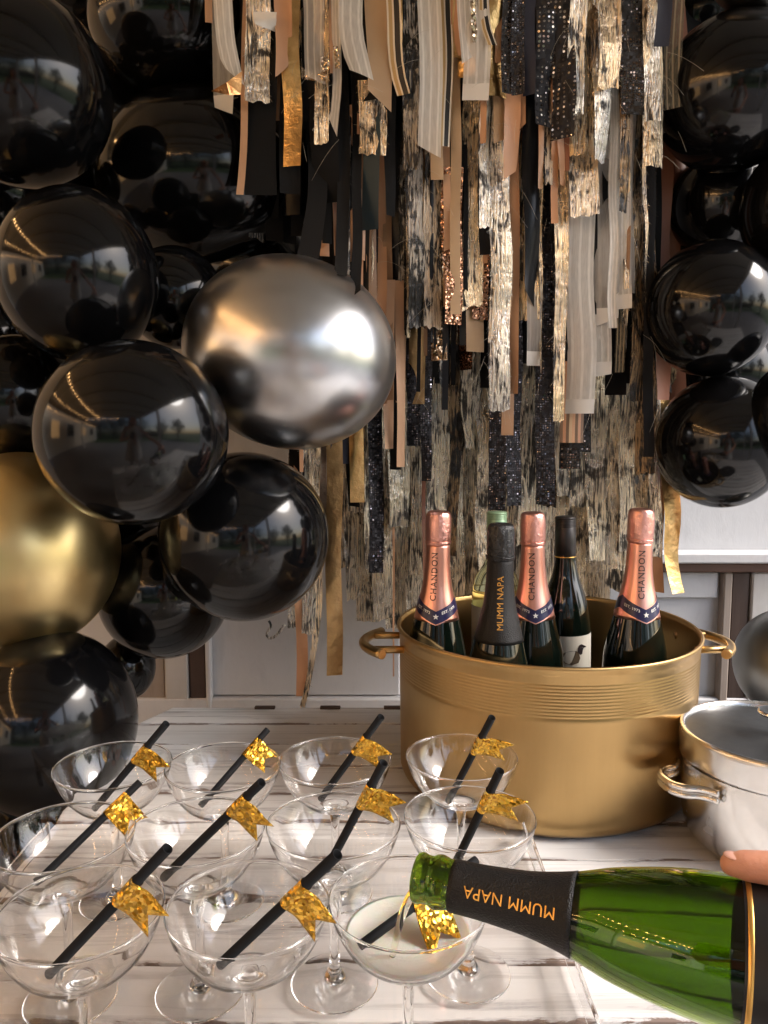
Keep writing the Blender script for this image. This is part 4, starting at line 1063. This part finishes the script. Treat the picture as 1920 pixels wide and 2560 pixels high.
for i in range(46):
    x = rb_.uniform(790, 1620)
    strip(2, rb_.choice(['black', 'black', 'black_satin', 'black_velvet', 'satin_copper', 'satin_brown', 'fur_dark', 'mottle_gold']), x + rb_.uniform(-6, 6), x, rb_.uniform(520, 1080), rb_.uniform(9, 17), rb_.uniform(-.035, -.01), yt=rb_.uniform(150, 380), twist=rb_.uniform(-1.1, 1.1))
# loose pale threads that stand off the strips
tv = []
for i in range(90):
    px = rb_.choice([rb_.uniform(740, 960), rb_.uniform(1020, 1130), rb_.uniform(1200, 1300), rb_.uniform(1340, 1700), rb_.uniform(1340, 1700)]); py = rb_.uniform(60, 1050)
    if px < 860: py = rb_.uniform(100, 380)
    p = PY(px, py, 1.17 if py < 420 else 1.205); d = Vector((rb_.uniform(-1, 1), rb_.uniform(-.5, .1), rb_.uniform(-1.2, .1))).normalized(); ln = rb_.uniform(.012, .05)
    b = Vector((rb_.uniform(-.6, .6), 0, -1)); pts = [p + d * ln * t + b * ln * .5 * t * t for t in (0, .25, .5, .75, 1)]
    tv.append(tube(pts, .00015, 4))
th = link('loose_threads', me_from(*join(*tv)), 'thread', GAR[1], -GAR[1].location); th['kind'] = 'stuff'
pts = [PY(672 + 5 * sin(k * .7), 1552 + k * 5.2, 1.30) if k < 8 else PY(672 + (k - 8) * 5.6, 1596 + 7 * sin((k - 8) * .55) - (k - 8) * 4.2, 1.30) for k in range(16)]
v, f = tube(pts, .0024, 6); link('curled_thread', me_from(v, f), 'fur_dark', GAR[2], -GAR[2].location)

# ================================================================ PLACE BEHIND THE CAMERA
# house wing with string lights
hs = thing('house', 'cream house wing with lit windows behind the patio', 'house', (-4.6, -3.0, 0))
link('wall', boxm(.3, 11, 2.7, .01, center=(0, 0, 1.35)), 'stucco', hs)
link('roof', boxm(2.0, 11.6, .14, .01, center=(-.5, 0, 2.9)), 'roof_tile', hs)
for y, lit in ((3.0, 1), (1.0, 0), (-1.2, 1), (-3.4, 0)):
    w = link('window', boxm(.06, 1.15, 1.15, .005), 'trim_white', hs, (.16, y, 1.5))
    link('pane', boxm(.02, 1.0, 1.0, .002), 'lit_window' if lit else 'window_dark', w, (.03, 0, 0))
dd_ = link('door', boxm(.06, .95, 2.1, .005), 'trim_white', hs, (.165, -4.8, 1.05)); link('handle', boxm(.05, .03, .12, .004), 'brass', dd_, (.04, .38, 0))
for x, y in ((1.4, -2.65), (-3.3, -2.65), (1.4, -.7)):
    p = link('porch_post', boxm(.11, .11, CZ, .006, center=(0, 0, CZ / 2)), 'trim_white', None, (x, y, 0))
    tag(p, {(1.4, -2.65): 'white porch post at the far open corner of the patio', (-3.3, -2.65): 'white porch post nearest the house', (1.4, -.7): 'white porch post halfway along the open side'}[(x, y)], 'post', 'posts that carry the patio roof')
bulb_me = me_from(*lathe([(0, -.03), (.009, -.027), (.014, -.018), (.013, -.006), (.008, .004), (.006, .010), (0, .012)], 12)); bulb_me.materials.append(M['bulb'])
def string_light(label, A, B, n, sag):
    A, B = Vector(A), Vector(B); t_ = thing('string_lights', label, 'lights', A, 'strings of warm bulbs on the patio')
    pts = []
    for k in range(33):
        t = k / 32; q = (B - A) * t; q.z -= sag * 4 * t * (1 - t); pts.append(q)
    v, f = tube(pts, .003, 6); link('wire', me_from(v, f), 'wire', t_)
    for k in range(n):
        t = (k + .5) / n; q = (B - A) * t; q.z -= sag * 4 * t * (1 - t) + .014; link('bulb', bulb_me, None, t_, q)
string_light('string of warm bulbs under the ceiling along the house side', (-2.6, 1.3, 2.42), (-2.7, -2.7, 2.42), 18, .06)
string_light('string of warm bulbs hung low over the patio, nearest the balloons', (-1.45, 1.3, 2.3), (-1.6, -2.6, 2.4), 26, .10)
string_light('string of warm bulbs along the house eaves', (-4.35, 2.0, 2.5), (-4.35, -8, 2.5), 30, .05)
string_light('string of warm bulbs across the open far edge of the ceiling', (-3.2, -2.84, 2.45), (-.2, -2.84, 2.45), 13, .08)
# trees beyond
leafq = [(-.5, 0, 0), (0, .22, .06), (.5, 0, 0), (0, -.22, .06)]
def tree(label, x, y, h, r, seed):
    t = thing('tree', label, 'tree', (x, y, 0), 'trees beyond the patio'); q = random.Random(seed)
    parts = [tube([(0, 0, 0), (.05, .03, h * .3), (.0, .05, h * .6), (.05, 0, h * .85)], [.16, .13, .09, .03], 10)]
    for k in range(7):
        a = q.uniform(0, 6.28); z = h * q.uniform(.35, .6); parts.append(tube([(0, 0, z), (cos(a) * r * .4, sin(a) * r * .4, z + r * .35), (cos(a) * r * .75, sin(a) * r * .75, z + r * .6)], [.06, .04, .015], 6))
    link('trunk', me_from(*join(*parts)), 'bark', t)
    vs, fs = [], []; cl_ = [(Vector((q.gauss(0, 1), q.gauss(0, 1), q.gauss(0, .8))).normalized() * r * q.uniform(.4, 1), q.uniform(.25, .5) * r) for _ in range(26)]
    for k in range(3600):
        c, cr = q.choice(cl_); p = Vector((q.gauss(0, .5), q.gauss(0, .5), q.gauss(0, .42))) * cr + c + Vector((0, 0, h * .68))
        m_ = Matrix.Rotation(q.uniform(0, 6.3), 3, 'Z') @ Matrix.Rotation(q.uniform(-1, 1), 3, 'X'); s_ = q.uniform(.14, .3); a = len(vs)
        vs += [p + m_ @ (Vector(l) * s_) for l in leafq]; fs.append((a, a + 1, a + 2, a + 3))
    link('crown', me_from(vs, fs, False), 'leaf', t)
tree('broad leafy tree on the lawn beyond the open side of the patio', 6.0, -11.5, 4.6, 2.3, 1)
tree('tall leafy tree at the end of the lawn, straight behind the patio', 1.5, -12, 7.5, 3.0, 2)
tree('leafy tree beside the end of the house', -4.5, -11, 6.0, 2.7, 3)
tree('low leafy tree to the side of the lawn', 11, -3.5, 3.6, 1.9, 4)
tree('low spreading tree in the far corner of the lawn', 10.5, -8.5, 4.2, 2.3, 5)
tree('tree filling the gap between the house end and the tallest tree', -1.5, -13, 6.5, 2.9, 6)
hedge_v, hedge_f, qh = [], [], random.Random(9)
for k in range(12000):
    hx = qh.uniform(-13, 16); p = Vector((hx, -14.5 + qh.gauss(0, .6), qh.random() * (5.2 + .7 * sin(hx * 1.3) + .5 * sin(hx * 3.1)) * (1 if hx < 4 else max(.42, 1 - (hx - 4) * .16)))); m_ = Matrix.Rotation(qh.uniform(0, 6.3), 3, 'Z') @ Matrix.Rotation(qh.uniform(-1, 1), 3, 'X'); a = len(hedge_v)
    hedge_v += [p + m_ @ (Vector(l) * .42) for l in leafq]; hedge_f.append((a, a + 1, a + 2, a + 3))
he = link('hedge', me_from(hedge_v, hedge_f, False), 'leaf'); he['kind'] = 'stuff'; tag(he, 'tall dark green hedge closing the end of the lawn', 'hedge')

# ================================================================ PERSON POURING
per = thing('person', 'person in a white dress holding a phone and pouring the green bottle', 'person', (.12, -.42, 0))
O = per.location
sh_r, sh_l = Vector((.19, -.02, 1.40)), Vector((-.19, 0, 1.40))
# hand frame at the bottle: A along to the mouth, U up, V away from the camera
A_ = ax; Vv = Vector((0, 1, 0)); Vv = (Vv - A_ * Vv.dot(A_)).normalized(); U_ = Vv.cross(A_)
if U_.z < 0: U_ = -U_
def hp(a, u, v): return BZ + A_ * a + U_ * u + Vv * v     # a: distance from the base of the bottle
rB = .0445
def around(a, ang, off):      # ang from the top, + goes to the far side
    return hp(a, cos(ang) * (rB + off), sin(ang) * (rB + off))
hand = []
hand.append(capsule([hp(.020, .066, .0), hp(.048, .060, .0), hp(.062, .056, .002)], [.0118, .0105, .0098], 16))   # index, root to mid
hand.append(capsule([hp(.060, .0565, .002), hp(.086, .0535, .003), hp(.102, .0520, .003), hp(.109, .0510, .003)], [.0098, .0098, .0088, .0070], 16))
for i, a0 in enumerate((.012, -.007, -.024)):                        # three fingers closing round the far side
    ln = (1, .95, .82)[i]; rr_ = (.0102, .0098, .0088)[i]
    pts = [around(a0 - .004, radians(-12), .022), around(a0 + .010, radians(35 * ln), .015), around(a0 + .014, radians(78 * ln), .0115), around(a0 + .012, radians(118 * ln), .0105)]
    hand.append(capsule([tuple(p) for p in pts], [rr_ * 1.1, rr_ * 1.03, rr_, rr_ * .86], 14))
pts = [hp(-.030, .040, -.050), hp(.002, .022, -.060), hp(.024, .006, -.0575), hp(.040, -.004, -.055)]
hand.append(capsule(pts, [.0165, .0128, .0112, .0095], 16))          # thumb on the near side
for u0, v0, w_ in ((.066, -.004, .016), (.062, .014, .0155), (.054, .030, .0145), (.056, -.026, .0155)):
    hand.append(capsule([hp(-.050, u0 + .004, v0 * .7), hp(-.015, u0 + .002, v0), hp(.018, u0, v0)] if v0 > -.02 else [hp(-.050, u0, v0 * .8), hp(-.024, u0 - .006, v0 - .008)], [w_, w_, w_ * .8] if v0 > -.02 else [w_, w_ * .95], 14))
wr = hp(-.085, .060, -.004)
elbow = Vector((.40, -.12, 1.13)) + Vector((.06, -.05, 0))
hand.append(capsule([hp(-.045, .062, .004), wr], [.026, .0235], 16))
hmesh = voxel(join(*hand), .0019, 5)
hv = [p.co.copy() - O for p in hmesh.vertices]; hf = [tuple(p.vertices) for p in hmesh.polygons]
ph_c = Vector((-.03, -.022, T + H - .045))
lw = ph_c + Vector((-.075, -.075, -.07)); le = Vector((-.22, -.38, 1.06))
body = [capsule([wr, wr.lerp(elbow, .4), elbow], [.0225, .036, .040]), capsule([elbow, O + sh_r], [.041, .050]),
        capsule([lw, lw.lerp(le, .5), le], [.024, .035, .038]), capsule([le, O + sh_l], [.040, .050]), capsule([lw, lw + Vector((.03, .03, .035)), ph_c + Vector((-.045, -.018, -.03))], [.026, .028, .018])]
for k in range(4): body.append(capsule([ph_c + Vector((-.045, -.02, -.035 + .02 * k)), ph_c + Vector((-.01, -.016, -.03 + .02 * k)), ph_c + Vector((.02, -.014, -.028 + .02 * k))], [.010, .009, .007]))
for s_ in (-1, 1):
    body.append(capsule([O + Vector((.09 * s_, 0, .92)), O + Vector((.095 * s_, .01, .50)), O + Vector((.10 * s_, -.01, .085))], [.088, .056, .036]))
    body.append(capsule([O + Vector((.10 * s_, -.03, .04)), O + Vector((.11 * s_, .06, .035)), O + Vector((.115 * s_, .15, .022))], [.036, .034, .022]))
body += [capsule([O + Vector((0, 0, .95)), O + Vector((0, 0, 1.12)), O + Vector((0, 0, 1.30))], [.135, .115, .125], 20), capsule([O + Vector((-.13, 0, 1.385)), O + Vector((.13, 0, 1.385))], [.065, .065]),
         capsule([O + Vector((0, 0, 1.38)), O + Vector((0, .02, 1.52))], [.056, .050]), capsule([O + Vector((0, .03, 1.56)), O + Vector((0, .025, 1.63))], [.072, .088], 20),
         capsule([O + Vector((0, .105, 1.60)), O + Vector((0, .125, 1.575))], [.010, .013])]
for s_ in (-1, 1): body.append(capsule([O + Vector((.09 * s_, .02, 1.60)), O + Vector((.095 * s_, .015, 1.57))], [.012, .010]))
bmesh_ = voxel(join(*body), .006, 4)
bv = [p.co.copy() - O for p in bmesh_.vertices]; bf = [tuple(p.vertices) for p in bmesh_.polygons]
link('body', me_from(*join((bv, bf), (hv, hf))), 'skin', per)
# nail on the index fingertip, face parts, dress, hair
nv, nf = ellipsoid(None, None, 16, 10); no_ = link('nail', me_from(nv, nf), 'nail', per)
no_.matrix_parent_inverse = Matrix.Identity(4); nc = hp(.108, .0565, .003) - O
no_.location = nc; no_.rotation_mode = 'QUATERNION'; no_.rotation_quaternion = Matrix((A_, Vv, U_)).transposed().to_quaternion(); no_.scale = (.0062, .0050, .0016)
for s_ in (-1, 1):
    e = link('eye', me_from(*ellipsoid(None, None, 12, 8)), 'eye', per, (.032 * s_, .108, 1.605)); e.scale = (.013, .007, .007)
mo = link('mouth', me_from(*ellipsoid(None, None, 12, 8)), 'lips', per, (0, .102, 1.535)); mo.scale = (.024, .009, .007)
dp = spline([(.14, 1.42), (.165, 1.33), (.145, 1.15), (.165, .98), (.21, .75), (.27, .45)], 6)
dv_, df_ = lathe(dp, 64, lambda a, z: (1 + .05 * sin(11 * a) * max(0, (1.1 - z))) * (1 - .22 * abs(sin(a))))
link('dress', me_from(dv_, df_), 'dress', per)
hv_, hf_ = lathe(spline([(0, 1.735), (.06, 1.725), (.10, 1.68), (.112, 1.60), (.115, 1.50), (.125, 1.36), (.11, 1.25), (.06, 1.2), (0, 1.2)], 5), 40, lambda a, z: (1 + .03 * sin(17 * a)) * (.55 if sin(a) > .2 and z < 1.66 else 1))
ho = link('hair', me_from([Vector((p[0], p[1] * .85 - .035, p[2])) for p in hv_], hf_), 'hair', per)
phn = link('phone', boxm(.074, .009, .150, .003, 2), 'phone', None, ph_c + Vector((0, .012, 0))); tag(phn, 'black phone held up in the person\'s hand', 'phone')
print('OBJECTS', len(bpy.data.objects), 'STRIPS', sid[0])
